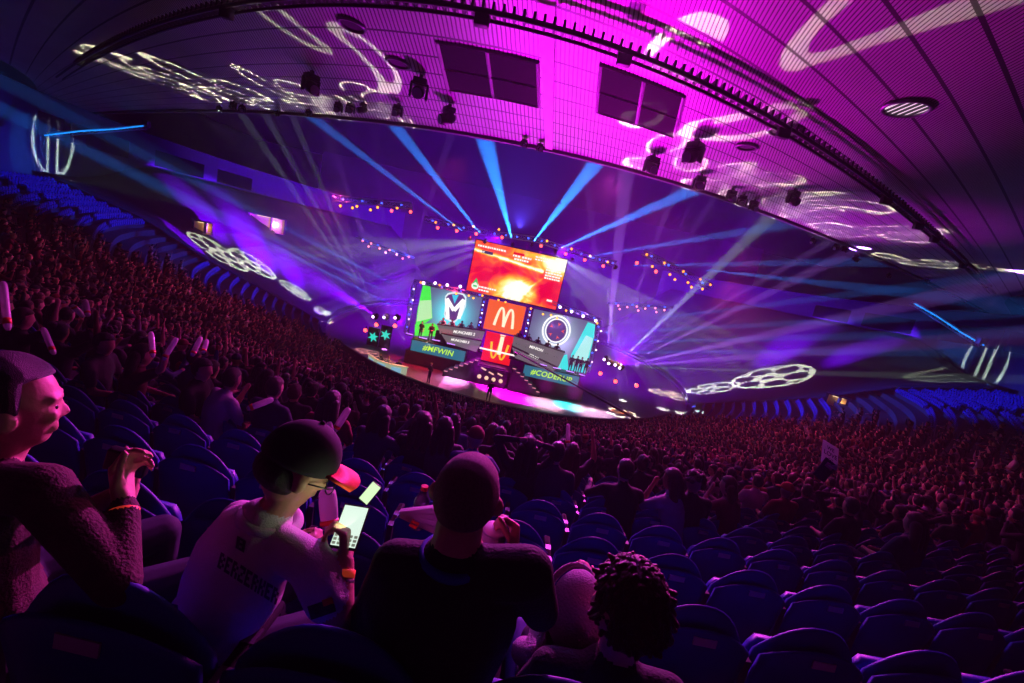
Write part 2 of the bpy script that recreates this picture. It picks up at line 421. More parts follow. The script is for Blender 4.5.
for nm, (c0, c1), lb in (('ceiling_grille', ((448, 88), (538, 60)), 'dark grille panel in pale frame on the ceiling, left of the long pale strip'),
                         ('ceiling_grille', ((596, 112), (684, 96)), 'dark grille panel in pale frame on the ceiling, right of the long pale strip')):
    x0, t0 = px_ct(*c0); x1, t1 = px_ct(*c1); ceil_panel(nm, x0, x1, t0, t1, lb)
x0, t0 = px_ct(862, 165); x1, t1 = px_ct(915, 172)
# long pale radial strip between the two grilles
x0, t0 = px_ct(549, 146); x1, t1 = px_ct(594, 12)
st = MB(); A, B = ceil_pt(x0, .0), ceil_pt(x0, 1.1); rg = []
for t in np.linspace(0, 1.12, 12): p = ceil_pt(x0, t); rg.append([p + Vector((-.16, 0, -.06)), p + Vector((.16, 0, -.06)), p + Vector((.16, 0, .0)), p + Vector((-.16, 0, 0))])
st.loft(rg, True, smooth=False); st.build('ceiling_strip', mat('pale strip', (.95, .8, .8), .4), label='long pale strip running across the ceiling slats between two grilles', cat='ceiling strip')
# round ceiling cans
def round_can(px, py, r, label, lit=None):
    p = atZ(px, py, ZC); o = empty('ceiling_downlight', p, label=label, cat='ceiling light', group='round cans in the ceiling')
    a = MB(); n = 24
    a.tube([(r * math.cos(2 * PI * k / n), r * math.sin(2 * PI * k / n), -.03) for k in range(n)], .05, 6, closed=True); a.build('ring', mat('can ring', (.2, .2, .22), .4, .5), o)
    b = MB(); b.cyl((0, 0, -.02), (0, 0, -.004), r, 24); b.build('lens' if lit else 'speaker_mesh', mat('lit can lens', (.5, .4, .5), .3, emit=(1, .7, .9), es=.9) if lit else grain('speaker mesh', (.04, .03, .05), .8), o)
    if lit:
        c = MB()
        for q in (-.6, -.3, 0, .3, .6): h = r * math.sqrt(1 - q * q) * .95; c.box((q * r, 0, -.05), (.03, 2 * h, .04))
        c.build('louvre', blk, o)
round_can(907, 107, .42, 'lit round ceiling downlight with louvre bars, glowing pale pink', True)
round_can(786, 130, .42, 'round dark ceiling speaker beside the curved rail')
round_can(747, 146, .3, 'small round dark ceiling speaker near a pale light swirl')
round_can(352, 24, .34, 'round dark ceiling speaker at the upper left of the grilles')
round_can(398, 62, .34, 'round dark ceiling speaker left of the framed grille')
# ---------------------------------------------------------------- stage
SC = -1.0    # stage centre line
def emi(name, col, es=1.0): return mat(name, (.02, .02, .02), .5, emit=col, es=es)
def L(px, py, Y=41): p = atY(px, py, Y); return (p.x, p.z)
def pxpoly(pts, Y): return [L(x, y, Y) for x, y in pts]
def ribbon(mb, pts, wd, y0, y1, mi=0, closed=False):
    n = len(pts); P_ = [Vector((a, b)) for a, b in pts]; ws = wd if isinstance(wd, (list, tuple)) else [wd] * n
    nor = []
    for i in range(n):
        a = P_[(i - 1) % n] if (closed or i > 0) else P_[i]; b = P_[(i + 1) % n] if (closed or i < n - 1) else P_[i]
        t = (b - a).normalized(); nor.append(Vector((-t.y, t.x)))
    for i in range(n if closed else n - 1):
        j = (i + 1) % n
        q = [P_[i] + nor[i] * ws[i] / 2, P_[j] + nor[j] * ws[j] / 2, P_[j] - nor[j] * ws[j] / 2, P_[i] - nor[i] * ws[i] / 2]
        mb.prism([(v.x, v.y) for v in q], y0, y1, mi)
    return mb
# raised deck and glossy show floor
dk = MB(); dk.box((SC, 43.2, .62), (17.2, 5.9, 1.24)); dk.build('stage_deck', grain('maroon stage carpet', (.16, .015, .03), .5, .3, 3), label='long raised stage deck covered in dark maroon cloth carrying the team walls', cat='stage')
sf = MB(); sf.prism([(-5.2, .03), (10.5, .03), (10.5, .06), (-5.2, .06)], 33.6, 38.7)
sfm = grain('glossy show floor', (.34, .30, .34), .22, .2, 1.5, .02); sf.build('show_floor', sfm, label='glossy pale show floor in front of the stage, washed in magenta light', cat='floor panel')

# main screen
def screen_mat():
    m = bpy.data.materials.new('main screen picture'); m.use_nodes = True; nt = m.node_tree; b = nt.nodes['Principled BSDF']; E = NT(nt)
    tc = nt.nodes.new('ShaderNodeTexCoord'); sp = nt.nodes.new('ShaderNodeSeparateXYZ'); nt.links.new(tc.outputs['Generated'], sp.inputs[0]); X, Z = sp.outputs[0], sp.outputs[2]
    mp = nt.nodes.new('ShaderNodeMapping'); mp.inputs['Scale'].default_value = (5, 1, 3); nt.links.new(tc.outputs['Generated'], mp.inputs[0])
    no = nt.nodes.new('ShaderNodeTexNoise'); no.inputs['Scale'].default_value = 1.3; no.inputs['Detail'].default_value = 6; no.inputs['Distortion'].default_value = 1.2; nt.links.new(mp.outputs[0], no.inputs[0])
    N_ = no.outputs['Fac']
    def blob(cx, cz, sx, sz): return E.mx(E.sub(1.0, E.hyp(E.mul(E.sub(X, cx), 1 / sx), E.mul(E.sub(Z, cz), 1 / sz))), 0.0)
    hot = E.mul(blob(.52, .20, .30, .36), 1.5); hot = E.add(hot, E.mul(blob(.62, .95, .55, .30), .42)); hot = E.add(hot, blob(.95, .85, .28, .35)); hot = E.sub(hot, E.mul(blob(.84, .36, .26, .3), .30)); hot = E.sub(hot, E.mul(blob(.12, .45, .25, .35), .18))
    streak = E.mx(E.sub(1.0, E.mul(E.ab(E.sub(E.add(Z, E.mul(X, .18)), .815)), 18)), 0.0); hot = E.add(hot, E.mul(E.mul(streak, E.lt(X, .78)), .8))
    road = E.mx(E.sub(1.0, E.mul(E.ab(E.sub(E.hyp(E.sub(X, .98), E.mul(E.sub(Z, -.05), .7)), .36)), 30)), 0.0); hot = E.add(hot, E.mul(road, -.22))
    rail_ = E.mx(E.sub(1.0, E.mul(E.ab(E.sub(Z, E.mul(E.sub(X, .5), 1.9))), 22)), 0.0); hot = E.add(hot, E.mul(rail_, .3))
    v = E.add(E.add(.18, hot), E.mul(E.sub(N_, .5), 1.25))
    cr = nt.nodes.new('ShaderNodeValToRGB'); el = cr.color_ramp.elements; el[0].position = 0; el[0].color = (.75, .0, .03, 1); el[1].position = 1; el[1].color = (1, 1, .85, 1)
    for p, c in ((.22, (.95, .05, .02)), (.45, (1, .22, .01)), (.68, (1, .55, .03)), (.85, (1, .85, .25))): e = el.new(p); e.color = (*c, 1)
    nt.links.new(v, cr.inputs[0]); nt.links.new(cr.outputs[0], b.inputs['Emission Color']); b.inputs['Emission Strength'].default_value = 1.15; b.inputs['Base Color'].default_value = (.02, .02, .02, 1)
    return m
ms = empty('led_screen', (SC, 41, 7.9), label='large main screen showing an orange fiery game scene, hung above the stage', cat='screen')
def rel(mb, name, m, par, **k):   # build geometry given in world coordinates as a child of par
    o = mb.build(name, m, par, **k); o.matrix_parent_inverse = Matrix.Translation(-par.location); return o
X0, X1, Z0, Z1 = -5.2, 3.32, 7.88, 12.55
rel(MB().box(((X0 + X1) / 2, 41.2, (Z0 + Z1) / 2), (X1 - X0 + .16, .3, Z1 - Z0 + .16)), 'cabinet', blk, ms)
rel(MB().box(((X0 + X1) / 2, 41.02, (Z0 + Z1) / 2), (X1 - X0, .06, Z1 - Z0)), 'display', screen_mat(), ms)
wht = emi('screen white', (1, .96, .9), 1.1)
hud = MB()
def hb(u0, u1, v0, v1, mb=hud, y=40.96): mb.box((X0 + (X1 - X0) * (u0 + u1) / 2, y, Z0 + (Z1 - Z0) * (v0 + v1) / 2), ((X1 - X0) * (u1 - u0), .03, (Z1 - Z0) * (v1 - v0)))
random.seed(3)
for u0, u1, v in ((.03, .34, .905), (.03, .10, .80), (.42, .5, .86), (.52, .62, .86), (.44, .60, .80)):
    u = u0
    while u < u1: l_ = random.uniform(.012, .03); hb(u, u + l_, v - .018, v + .018); u += l_ + .006
for r in range(6):
    u = .80
    while u < .965: l_ = random.uniform(.01, .03); hb(u, u + l_, .83 - r * .052 - .016, .83 - r * .052 + .016); u += l_ + .005
for r in range(2):
    u = .66
    while u < .97: l_ = random.uniform(.01, .025); hb(u, u + l_, .93 - r * .05 - .013, .93 - r * .05 + .013); u += l_ + .007
for r in range(2):
    u = .13
    while u < .30 - r * .07: l_ = random.uniform(.01, .03); hb(u, u + l_, .12 - r * .06 - .016, .12 - r * .06 + .016); u += l_ + .006
hb(.88, .94, .13, .17)
rel(hud, 'score_text', wht, ms, kind='stuff')
h2 = MB(); hb(.42, .54, .885, .93, h2); rel(h2, 'red_banner', emi('banner red', (.8, .0, .01)), ms)
h3 = MB(); hb(.085, .205, .775, .83, h3); rel(h3, 'team_banner', emi('banner navy', (.02, .03, .12)), ms)
c0 = Vector((X0 + (X1 - X0) * .085, 40.95, Z0 + (Z1 - Z0) * .12)); rel(MB().cyl(c0 + Vector((0, -.02, 0)), c0 + Vector((0, .02, 0)), .34, 20), 'round_badge', emi('badge white', (.9, 1, .85)), ms)
rel(MB().prism([(c0.x - .3, c0.z + .1), (c0.x, c0.z + .75), (c0.x + .3, c0.z + .1), (c0.x, c0.z + .35)], 40.9, 40.94).box((c0.x, 40.92, c0.z - .02), (.34, .03, .16)), 'badge_mark', emi('badge green', (.02, .6, .12)), ms)

# team walls
def team_mat(name, cx, cz, base, glow):
    m = bpy.data.materials.new(name); m.use_nodes = True; nt = m.node_tree; b = nt.nodes['Principled BSDF']; E = NT(nt)
    tc = nt.nodes.new('ShaderNodeTexCoord'); sp = nt.nodes.new('ShaderNodeSeparateXYZ'); nt.links.new(tc.outputs['Generated'], sp.inputs[0]); X, Z = sp.outputs[0], sp.outputs[2]
    no = nt.nodes.new('ShaderNodeTexNoise'); no.inputs['Scale'].default_value = 2.2; no.inputs['Detail'].default_value = 3; nt.links.new(tc.outputs['Generated'], no.inputs[0])
    d = E.hyp(E.mul(E.sub(X, cx), 1.15), E.sub(Z, cz)); g = E.m('POWER', E.mx(E.sub(1.0, E.mul(d, 1.55)), 0.0), 2.2)
    mx = nt.nodes.new('ShaderNodeMix'); mx.data_type = 'RGBA'; mx.inputs[6].default_value = (*base, 1); mx.inputs[7].default_value = (.10, .03, .30, 1); nt.links.new(E.mul(no.outputs['Fac'], .75), mx.inputs[0])
    m2 = nt.nodes.new('ShaderNodeMix'); m2.data_type = 'RGBA'; nt.links.new(E.mn(E.mul(g, 2.2), 1.0), m2.inputs[0]); nt.links.new(mx.outputs[2], m2.inputs[6]); m2.inputs[7].default_value = (*glow, 1)
    nt.links.new(m2.outputs[2], b.inputs['Emission Color']); b.inputs['Emission Strength'].default_value = 1.0; b.inputs['Base Color'].default_value = (.02, .02, .02, 1); return m
def wall_screen(x0, x1, z0, z1, m, label, Y=41.4):
    o = empty('team_screen', ((x0 + x1) / 2, Y, z0), label=label, cat='screen')
    rel(MB().box(((x0 + x1) / 2, Y + .2, (z0 + z1) / 2), (x1 - x0 + .1, .3, z1 - z0 + .1)), 'cabinet', blk, o)
    rel(MB().box(((x0 + x1) / 2, Y, (z0 + z1) / 2), (x1 - x0, .08, z1 - z0)), 'display', m, o); return o
lw = wall_screen(-9.3, -3.55, 2.3, 7.45, team_mat('left wall picture', .55, .58, (.10, .17, .24), (.10, .85, 1.0)), 'grey blue screen with a glowing white letter M shield and green light column')
rw = wall_screen(1.35, 7.15, 2.3, 7.5, team_mat('right wall picture', .46, .60, (.12, .17, .24), (.45, .55, .75)), 'grey blue screen with glowing white double ring emblem and cyan light column')
def z976(pts): return [L(410 + x / 9.76, 275 + y / 9.76, 41.3) for x, y in pts]
rel(MB().prism(z976([(125, 100), (198, 108), (218, 420), (150, 470), (58, 480), (75, 330)]), 41.28, 41.33), 'green_light_column', emi('green light picture', (.06, 1.0, .08), .9), lw)
rel(MB().prism(z976([(95, 250), (208, 245), (214, 420), (66, 455)]), 41.24, 41.27), 'pale_light_column', emi('pale green picture', (.55, 1, .5), .9), lw)
rel(MB().prism(z976([(50, 480), (235, 470), (290, 510), (288, 600), (45, 590)]), 41.26, 41.3), 'green_floor_glow', emi('green light picture', (.06, 1.0, .08), .9), lw)
sh = [(372, 175), (450, 162), (525, 178), (552, 215), (548, 300), (510, 395), (440, 462), (400, 455), (342, 425), (332, 380), (345, 300), (345, 205)]
rel(MB().prism(z976(sh), 41.2, 41.24), 'shield_edge', emi('emblem pale', (.75, .95, 1.0), 1.0), lw)
def shrink(pts, k): cx = sum(p[0] for p in pts) / len(pts); cy = sum(p[1] for p in pts) / len(pts); return [(cx + (x - cx) * k, cy + (y - cy) * k) for x, y in pts]
rel(MB().prism(z976(shrink(sh, .88)), 41.16, 41.19), 'shield', emi('emblem plum', (.09, .04, .22), 1.0), lw)
Mpts = [(372, 425), (362, 228), (432, 345), (530, 240), (478, 425)]
mm = MB(); ribbon(mm, z976(Mpts[:2]), .36, 41.09, 41.13); ribbon(mm, z976(Mpts[1:3]), .36, 41.09, 41.13); ribbon(mm, z976(Mpts[2:4]), .36, 41.09, 41.13); ribbon(mm, z976(Mpts[3:]), .36, 41.09, 41.13)
rel(mm, 'letter_m', emi('emblem white', (1, 1, 1), 1.1), lw)
rel(MB().prism(z976([(415, 190), (478, 195), (438, 278)]), 41.05, 41.1), 'cyan_gem', emi('emblem cyan', (.02, .65, .9), 1), lw)
# right emblem
def z683(pts): return [L(510 + x / 6.83, 300 + y / 6.83, 41.3) for x, y in pts]
rc = z683([(316, 208)])[0]
def ring_pts(r, rz): return [(rc[0] + r * math.cos(a), rc[1] + rz * math.sin(a)) for a in np.linspace(0, 2 * PI, 41)[:-1]]
rr = MB(); ribbon(rr, ring_pts(1.28, 1.38), .17, 41.2, 41.25, closed=True); rel(rr, 'outer_ring', emi('emblem white', (1, 1, 1), 1.1), rw)
rr = MB(); ribbon(rr, ring_pts(1.0, 1.1), .12, 41.18, 41.22, closed=True); rel(rr, 'inner_ring', emi('emblem white', (1, 1, 1), 1.1), rw)
rr = MB().prism(ring_pts(.95, 1.04), 41.24, 41.28); rel(rr, 'dark_disc', emi('emblem plum', (.09, .04, .22), 1.0), rw)
for k in range(5):
    a = k * 2 * PI / 5 + .1; c_ = Vector((rc[0] + .62 * math.cos(a), rc[1] + .66 * math.sin(a))); d = Vector((math.cos(a), math.sin(a))); q = Vector((-d.y, d.x))
    pts = [c_ - d * .17, c_ + d * .14 + q * .16, c_ + d * .04, c_ + d * .14 - q * .16]; rel(MB().prism([(p.x, p.y) for p in pts], 41.12, 41.16), 'arrow_mark', emi('arrow coral', (1, .12, .08), 1), rw)
rel(MB().prism(z683([(532, 152), (582, 168), (572, 260), (520, 500), (405, 478), (418, 370)]), 41.26, 41.32), 'cyan_light_column', emi('cyan light picture', (.02, .85, .85), .95), rw)
rel(MB().prism(z683([(520, 240), (566, 262), (520, 430), (420, 440), (425, 400)]), 41.2, 41.24), 'pale_light_column', emi('pale cyan picture', (.45, 1, .95), .9), rw)
rel(MB().prism(z683([(338, 385), (390, 370), (400, 480), (325, 465)]), 41.22, 41.27), 'cyan_floor_glow', emi('cyan light picture', (.02, .85, .85), .95), rw)

# centre signs
cs = empty('orange_sign', (SC, 41, 4.7), label='square orange illuminated sign with pale double arch logo at the stage centre', cat='sign')
rel(MB().box((-1.17, 41.1, 6.1), (3.55, .2, 2.85)), 'sign_panel', emi('sign orange', (1, .13, .004), .95), cs)
def arches(cx, cz, w_, h_, th, y, flip=1):
    mb = MB()
    for s_ in (-1, 1):
        pts = []; ws = []
        for t in np.linspace(-1, 1, 17):
            pts.append((cx + s_ * w_ / 4 + t * w_ / 4, cz + flip * (h_ * (1 - abs(t) ** 2.3) - h_ / 2))); ws.append(th * (1 - .35 * (1 - abs(t))))
        ribbon(mb, pts, ws, y - .04, y)
    return mb
rel(arches(-1.12, 6.1, 1.75, 1.75, .26, 40.95), 'arches_logo', emi('arch cream', (1, .9, .6), 1.1), cs)
cs2 = empty('red_sign', (SC, 40.6, 1.7), label='red illuminated panel with yellow upside-down arches under the orange sign', cat='sign')
rel(MB().box((-1.15, 40.75, 3.15), (2.75, .2, 2.8)), 'sign_panel', emi('sign red', (.95, .01, .008), .95), cs2)
rel(arches(-1.05, 2.95, 1.6, 1.5, .22, 40.6, -1), 'arches_logo', emi('arch yellow', (1, .55, .01), 1), cs2)
rel(MB().box((-.95, 40.55, 3.5), (.36, .05, 1.75)).box((-.95, 40.55, 4.5), (.5, .05, .1)), 'cup_mark', emi('arch cream', (1, .9, .6), 1.1), cs2)
rel(MB().box((-1.1, 40.5, 2.88), (3.5, .05, .15)), 'light_bar', emi('tube white', (1, .85, .8), 1.3), cs2)

# team platforms with hashtag boards
def platform(x0, x1, txt, label, zt=2.38, Y=40.0):
    o = empty('team_platform', ((x0 + x1) / 2, Y, 1.24), label=label, cat='platform')
    rel(MB().box(((x0 + x1) / 2, Y + 1.2, 1.85), (x1 - x0 + .2, 2.2, 1.15)), 'base', blk, o)
    rel(MB().box(((x0 + x1) / 2, Y, 1.84), (x1 - x0, .1, 1.0)), 'board', emi('board teal', (.012, .17, .26), .95), o)
    t = text_part('hashtag_text', txt, .72, emi('hashtag lime', (.55, .95, .03), 1.0), o, (0, -.08, .62), shear=.15, bold=.012, spacing=1.05); return o
platform(-9.1, -4.0, '#MFWIN', 'platform with teal front board reading a green MFWIN hashtag')
platform(1.65, 6.85, '#CODERUP', 'platform with teal front board reading a green CODERUP hashtag')
# player desks: two tiers either side, sloping towards the centre sign
greyd = mat('self-lit desk grey', (.10, .10, .11), .5, emit=(.13, .12, .13), es=1)  # faint emission brightens the grey; these panels are no lamps
def desk(px4, Y, label, texts, tsz=.36, dp=.5):
    p = [Vector((x, z)) for x, z in pxpoly(px4, Y)]; c_ = sum(p, Vector((0, 0))) / 4
    o = empty('player_desk', (c_.x, Y, min(q.y for q in p)), label=label, cat='desk')
    rel(MB().prism([(q.x, q.y) for q in p], Y, Y + .12), 'front_panel', greyd, o)
    top = [p[0], p[1], p[1] + Vector((0, .08)), p[0] + Vector((0, .08))]
    rel(MB().prism([(q.x, q.y) for q in top], Y - .05, Y + dp), 'desk_top', blk, o)
    rel(MB().prism([(q.x, q.y) for q in p], Y + dp - .08, Y + dp), 'rear_panel', blk, o)
    ang = math.atan2(p[1].y - p[0].y, p[1].x - p[0].x)
    for tx, px, py in texts:
        a, b = L(px, py, Y)
        text_part('name_text', tx, tsz, wht, o, (a - o.location.x, -.03, b - o.location.z), (PI / 2, -ang, 0), shear=.2, bold=.01)
    return o
desk([(437, 324.5), (485, 331.5), (482, 340), (440, 334)], 40.4, 'upper grey player desk beneath the M shield screen', [('MUNCHIES 2', 464, 333)])
desk([(441, 334), (482, 341.5), (476, 352), (447, 343)], 39.9, 'lower dark player desk beneath the M shield screen', [('MUNCHIES 5', 460, 341)], .3, .4)
desk([(514, 336), (565, 353), (558, 368), (512, 347)], 40.4, 'upper grey player desk beneath the double ring screen', [('MINION', 536, 348.5)])
desk([(512, 347), (558, 368.5), (552, 372), (515, 358)], 39.9, 'lower dark player desk beneath the double ring screen', [('MIRAN', 533.5, 356.5)], .3, .4)
# podium, stairs with lit nosings
pd = empty('trophy_podium', (SC - .1, 39.0, 0), label='dark podium with four warm glowing lamps below the red sign', cat='podium')
rel(MB().box((-1.25, 39.2, .85), (3.0, 1.4, 1.7)).box((-1.25, 39.2, 1.75), (2.5, 1.0, .12)), 'body', blk, pd)
for k in range(4):
    c_ = Vector((-2.2 + k * .66, 38.46, .72)); rel(MB().cyl(c_, c_ + Vector((0, .1, 0)), .19, 14), 'lamp_lens', emi('warm lamp', (1, .72, .4), 1.0), pd)
for c_ in ((-1.95, .0, 1.5), (-1.2, 0, 1.25), (-.4, 0, 1.3)): rel(MB().box((c_[0], 38.47, c_[2]), (.5, .06, .12), rot=(0, .3, 0)), 'glow_mark', emi('warm lamp', (1, .72, .4), 1.0), pd)
for s_, lb in ((-1, 'black stair with lit pink step edges left of the podium'), (1, 'black stair with lit pink step edges right of the podium')):
    o = empty('stage_stairs', (SC + s_ * 3.2, 39.0, 0), label=lb, cat='stairs')
    for k in range(7):
        x = SC + s_ * (1.75 + k * .42); z = 2.1 - k * .27
        rel(MB().box((x, 39.2, z / 2), (.44, 1.4, z)), 'step', blk, o)
        rel(MB().box((x, 38.48, z + .02), (.3, .05, .06)), 'step_light', emi('step pink', (1, .35, .45), .9), o)
# floor edge strip lights on the platforms
def bar(pxs, Y, label, m, dz=0):
    a = atY(*pxs[0], Y); b = atY(*pxs[1], Y); o = empty('light_bar', (a + b) / 2, label=label, cat='light', group='violet floor light bars along the team platforms')
    rel(MB().tube([a, b], .045, 6), 'tube', m, o); rel(MB().box((a + b) / 2 - Vector((0, 0, .08)), ((b - a).length, .16, .08)), 'housing', blk, o)
vio = emi('violet tube', (.55, .25, 1), 1.6)
for q in (((406, 333), (413, 335)), ((419, 337), (427, 339)), ((432, 339.5), (440, 341)), ((447, 343), (455, 345))): bar(q, 39.8, 'violet floor light bar in front of the green lit column', vio)
for q in (((540, 364), (547, 366)), ((553, 367.5), (561, 369)), ((566, 370.5), (574, 372.5)), ((579, 374), (585, 376))): bar(q, 39.8, 'violet floor light bar in front of the cyan lit column', vio)
# ---------------------------------------------------------------- trusses, lamps and beams
trm = mat('truss aluminium', (.45, .48, .6), .35, .7)
def truss(a, b, label, w_=.38, group='aluminium lighting trusses over the stage'):
    o = empty('lighting_truss', (a + b) / 2, label=label, cat='truss', group=group)
    mb = MB(); mb.truss(a - o.location, b - o.location, w_, seg=.55); mb.build('frame', trm, o)
    t = MB()
    for k in range(4):
        p = (a.lerp(b, (k + .5) / 4)) - o.location; t.box(p, (.12, .12, .12), bev=.02)
    t.build('toner_lamp', emi('blue toner', (.03, .1, 1), 5), o, kind='stuff'); return o
def par_proto(nm, col, es):
    o = empty('par_can', (0, 0, -50)); b = MB(); b.tube([(0, .16, 0), (0, .1, 0), (0, 0, 0), (0, -.12, 0)], [.05, .1, .12, .13], 12); b.box((0, 0, .14), (.04, .04, .2)); b.build('body', blk, o)
    l = MB(); l.cyl((0, -.125, 0), (0, -.10, 0), .12, 12); l.build('lens', emi(nm, col, es), o); return o
PARS = {'amber': par_proto('amber lens', (1, .30, .02), 3.5), 'red': par_proto('red lens', (1, .06, .05), 6), 'pink': par_proto('pink lens', (1, .25, .3), 3), 'white': par_proto('violet white lens', (.75, .55, 1), 5)}
PUSED = set(); PT = {k: tree(v) for k, v in PARS.items()}
def par(kind, p, label, group, scale=1.0):
    scale *= .82
    src = PARS[kind]
    if kind not in PUSED: o = src; PUSED.add(kind)
    else: o = dup(src, kids=PT[kind])
    o.location = p; o.scale = (scale,) * 3; tag(o, label, 'stage light', group); return o
def at_px(kind, pts, Y, label, scale=1.0):
    for i, (x, y) in enumerate(pts): par(kind, atY(x, y, Y), label, label + 's' if not label.endswith('s') else label, scale)
T = [((333, 198), (411, 206), 38, 'upper left lighting truss, the one farthest from the screen'),
     ((425, 219), (487, 233), 39.5, 'left half of the truss above the main screen'), ((489, 233), (534, 239), 39.5, 'middle length of the truss above the main screen'),
     ((535, 239), (588, 256), 39.5, 'right half of the truss above the main screen'), ((590, 257), (616, 264), 39.5, 'short right end of the truss above the main screen'),
     ((643, 252), (711, 287), 38, 'upper right lighting truss hanging at a slant'),
     ((414, 281), (489, 297), 40.7, 'truss along the top of the M shield screen'), ((553, 303), (600, 320), 40.7, 'truss along the top of the double ring screen'),
     ((414, 283), (406, 333), 41, 'upright truss at the outer edge of the M shield screen'), ((600, 320), (588, 372), 41, 'upright truss at the outer edge of the double ring screen'),
     ((484.5, 298), (478.5, 329), 41, 'upright truss between M shield screen and orange sign'), ((530.5, 308), (524, 340), 41, 'upright truss between orange sign and double ring screen')]
for a, b, Y, lb in T: truss(atY(*a, Y), atY(*b, Y), lb, .3 if Y > 40 else .42)
for a, b, Y, lb in (((356, 237), (414, 258), 42, 'slim ladder truss hanging left of the stage'), ((608, 303), (673, 307.5), 42, 'slim ladder truss hanging right of the stage')):
    truss(atY(*a, Y), atY(*b, Y), lb, .16)
Z6 = lambda o, pts: [(320 + x / 4.556 * 1.0, 180 + y / 4.553) for x, y in pts]
at_px('amber', [(341, 206), (353, 208), (357.5, 206.5), (371, 210), (378, 207.5), (397.5, 208)], 38, 'small amber lamp under the upper left truss', 1.1)
at_px('red', [(392, 211), (411, 212)], 38, 'bright red lamp under the upper left truss', 1.3)
at_px('red', [(438, 228), (457, 231), (476.5, 234), (502, 237.5), (541, 246), (565.5, 254), (584.5, 260), (603, 266)], 39.3, 'bright red lamp under the truss above the main screen', 1.35)
at_px('amber', [(436, 222.5), (454, 225), (473.5, 226.5), (499, 229.5), (547, 241), (571.5, 249), (590, 256), (607.5, 262)], 39.2, 'amber lamp on the truss above the main screen', 1.0)
at_px('red', [(636.5, 263), (655.5, 271.5)], 38, 'bright red lamp under the upper right truss', 1.4)
at_px('amber', [(652, 266.5), (669.5, 274.5), (674.5, 279.5), (687.5, 282.5), (691, 287), (702, 289), (664, 263), (683, 271.5), (646.5, 254.5), (700, 279), (710, 284.5)], 38, 'small amber lamp on the upper right truss', 1.05)
at_px('pink', [(363, 241), (369, 246.5), (371.5, 243.5), (380, 248.5), (386, 252.5), (390, 250), (397, 254.5), (403, 258.5), (409, 257)], 42, 'small pink lamp on the left ladder truss', 1.0)
at_px('pink', [(618, 305.5), (619.5, 309), (627, 307), (636.5, 306.5), (638, 310.5), (645, 308.5), (655, 308), (656, 312), (664, 310)], 42, 'small pink lamp on the right ladder truss', 1.0)
at_px('white', [(424, 283), (435.5, 283), (447.5, 285), (460.5, 286.5)], 40.6, 'violet white lamp on top of the M shield screen', 1.4)
at_px('white', [(560, 307), (571.5, 311.5), (583, 316), (595.5, 320.5)], 40.6, 'violet white lamp on top of the double ring screen', 1.4)
at_px('amber', [(421, 282.5), (440, 285), (456.5, 293.5), (469, 295.5), (473.5, 298), (482.5, 295.5), (498.5, 300), (505.5, 302), (531, 308.5), (543, 314), (551, 315), (557, 318), (566, 310.5), (597, 323)], 40.5, 'small amber lamp along the top of the team screens', .95)
at_px('white', [(414, 289), (413, 300), (411, 309), (409, 319), (483, 305), (482, 313), (480.5, 322), (529.5, 315), (528, 323), (526, 331), (601, 331), (598, 341), (596, 350), (592, 362)], 40.6, 'small violet lamp on the upright trusses', .75)
at_px('red', [(377, 324.5), (395.5, 325.5), (366, 330), (615, 381), (600, 373), (636, 385)], 39.5, 'red floor lamp at the side of the stage', 1.8)

# moving head lamps
def mh_proto():
    o = empty('moving_head_lamp', (0, 0, -50)); b = MB(); b.box((0, 0, .22), (.32, .28, .13), bev=.02); b.box((0, 0, .32), (.08, .08, .1)); b.build('base', blk, o)
    y = MB(); y.box((-.19, 0, .02), (.05, .14, .34), bev=.015); y.box((.19, 0, .02), (.05, .14, .34), bev=.015); y.box((0, 0, .15), (.42, .16, .04)); y.build('yoke', blk, o)
    h = MB(); h.tube([(0, .2, .08), (0, .14, .06), (0, -.05, -.02), (0, -.22, -.09)], [.08, .13, .15, .13], 12); hd = h.build('head', blk, o)
    l = MB(); l.cyl((0, -.235, -.096), (0, -.215, -.088), .11, 14); l.build('lens', mat('moving head lens', (.3, .35, .5), .1, .2, coat=1), hd); return o
MH = mh_proto(); MHT = tree(MH); MHU = []
def moving_head(p, label, group, rz=0, scale=1.0, up=False):
    o = MH if not MHU else dup(MH, kids=MHT); MHU.append(o); o.location = p; o.scale = (scale,) * 3
    o.rotation_euler = (PI if up else 0, 0, rz); tag(o, label, 'stage light', group); return o
EDGE = [(219, 112, .8), (233, 109, .9), (242, 112, .9), (277, 117, .7), (308, 117, .8), (310, 90, 1.6), (338, 112, 1), (350, 113, 1), (362, 113, 1), (397, 116, 1.1), (418, 96, 1.5), (447, 122, 1.5), (523, 148, .8), (539, 152, .8),
        (692, 160, 1.6), (650, 171, 1.5), (698, 188, 1.3), (730, 200, 1.1), (741, 205, 1.1), (752, 210, 1.1), (791, 203, 1.3), (812, 244, .8), (835, 250, .9), (844, 252, .9), (855, 261, 1), (888, 278, .8), (926, 284, .8)]
for i, (x, y, s_) in enumerate(EDGE):
    p = atZ(x, y, ZC - .14 - .37 * s_ * .9); p.z = ZC - .02 - .37 * s_ * .9
    moving_head(p, 'black moving head lamp hanging from the %s end of the ceiling edge' % ('left' if x < 500 else 'right'), 'moving heads along the %s half of the ceiling edge' % ('left' if x < 500 else 'right'), random.uniform(-1, 1), s_ * .9)

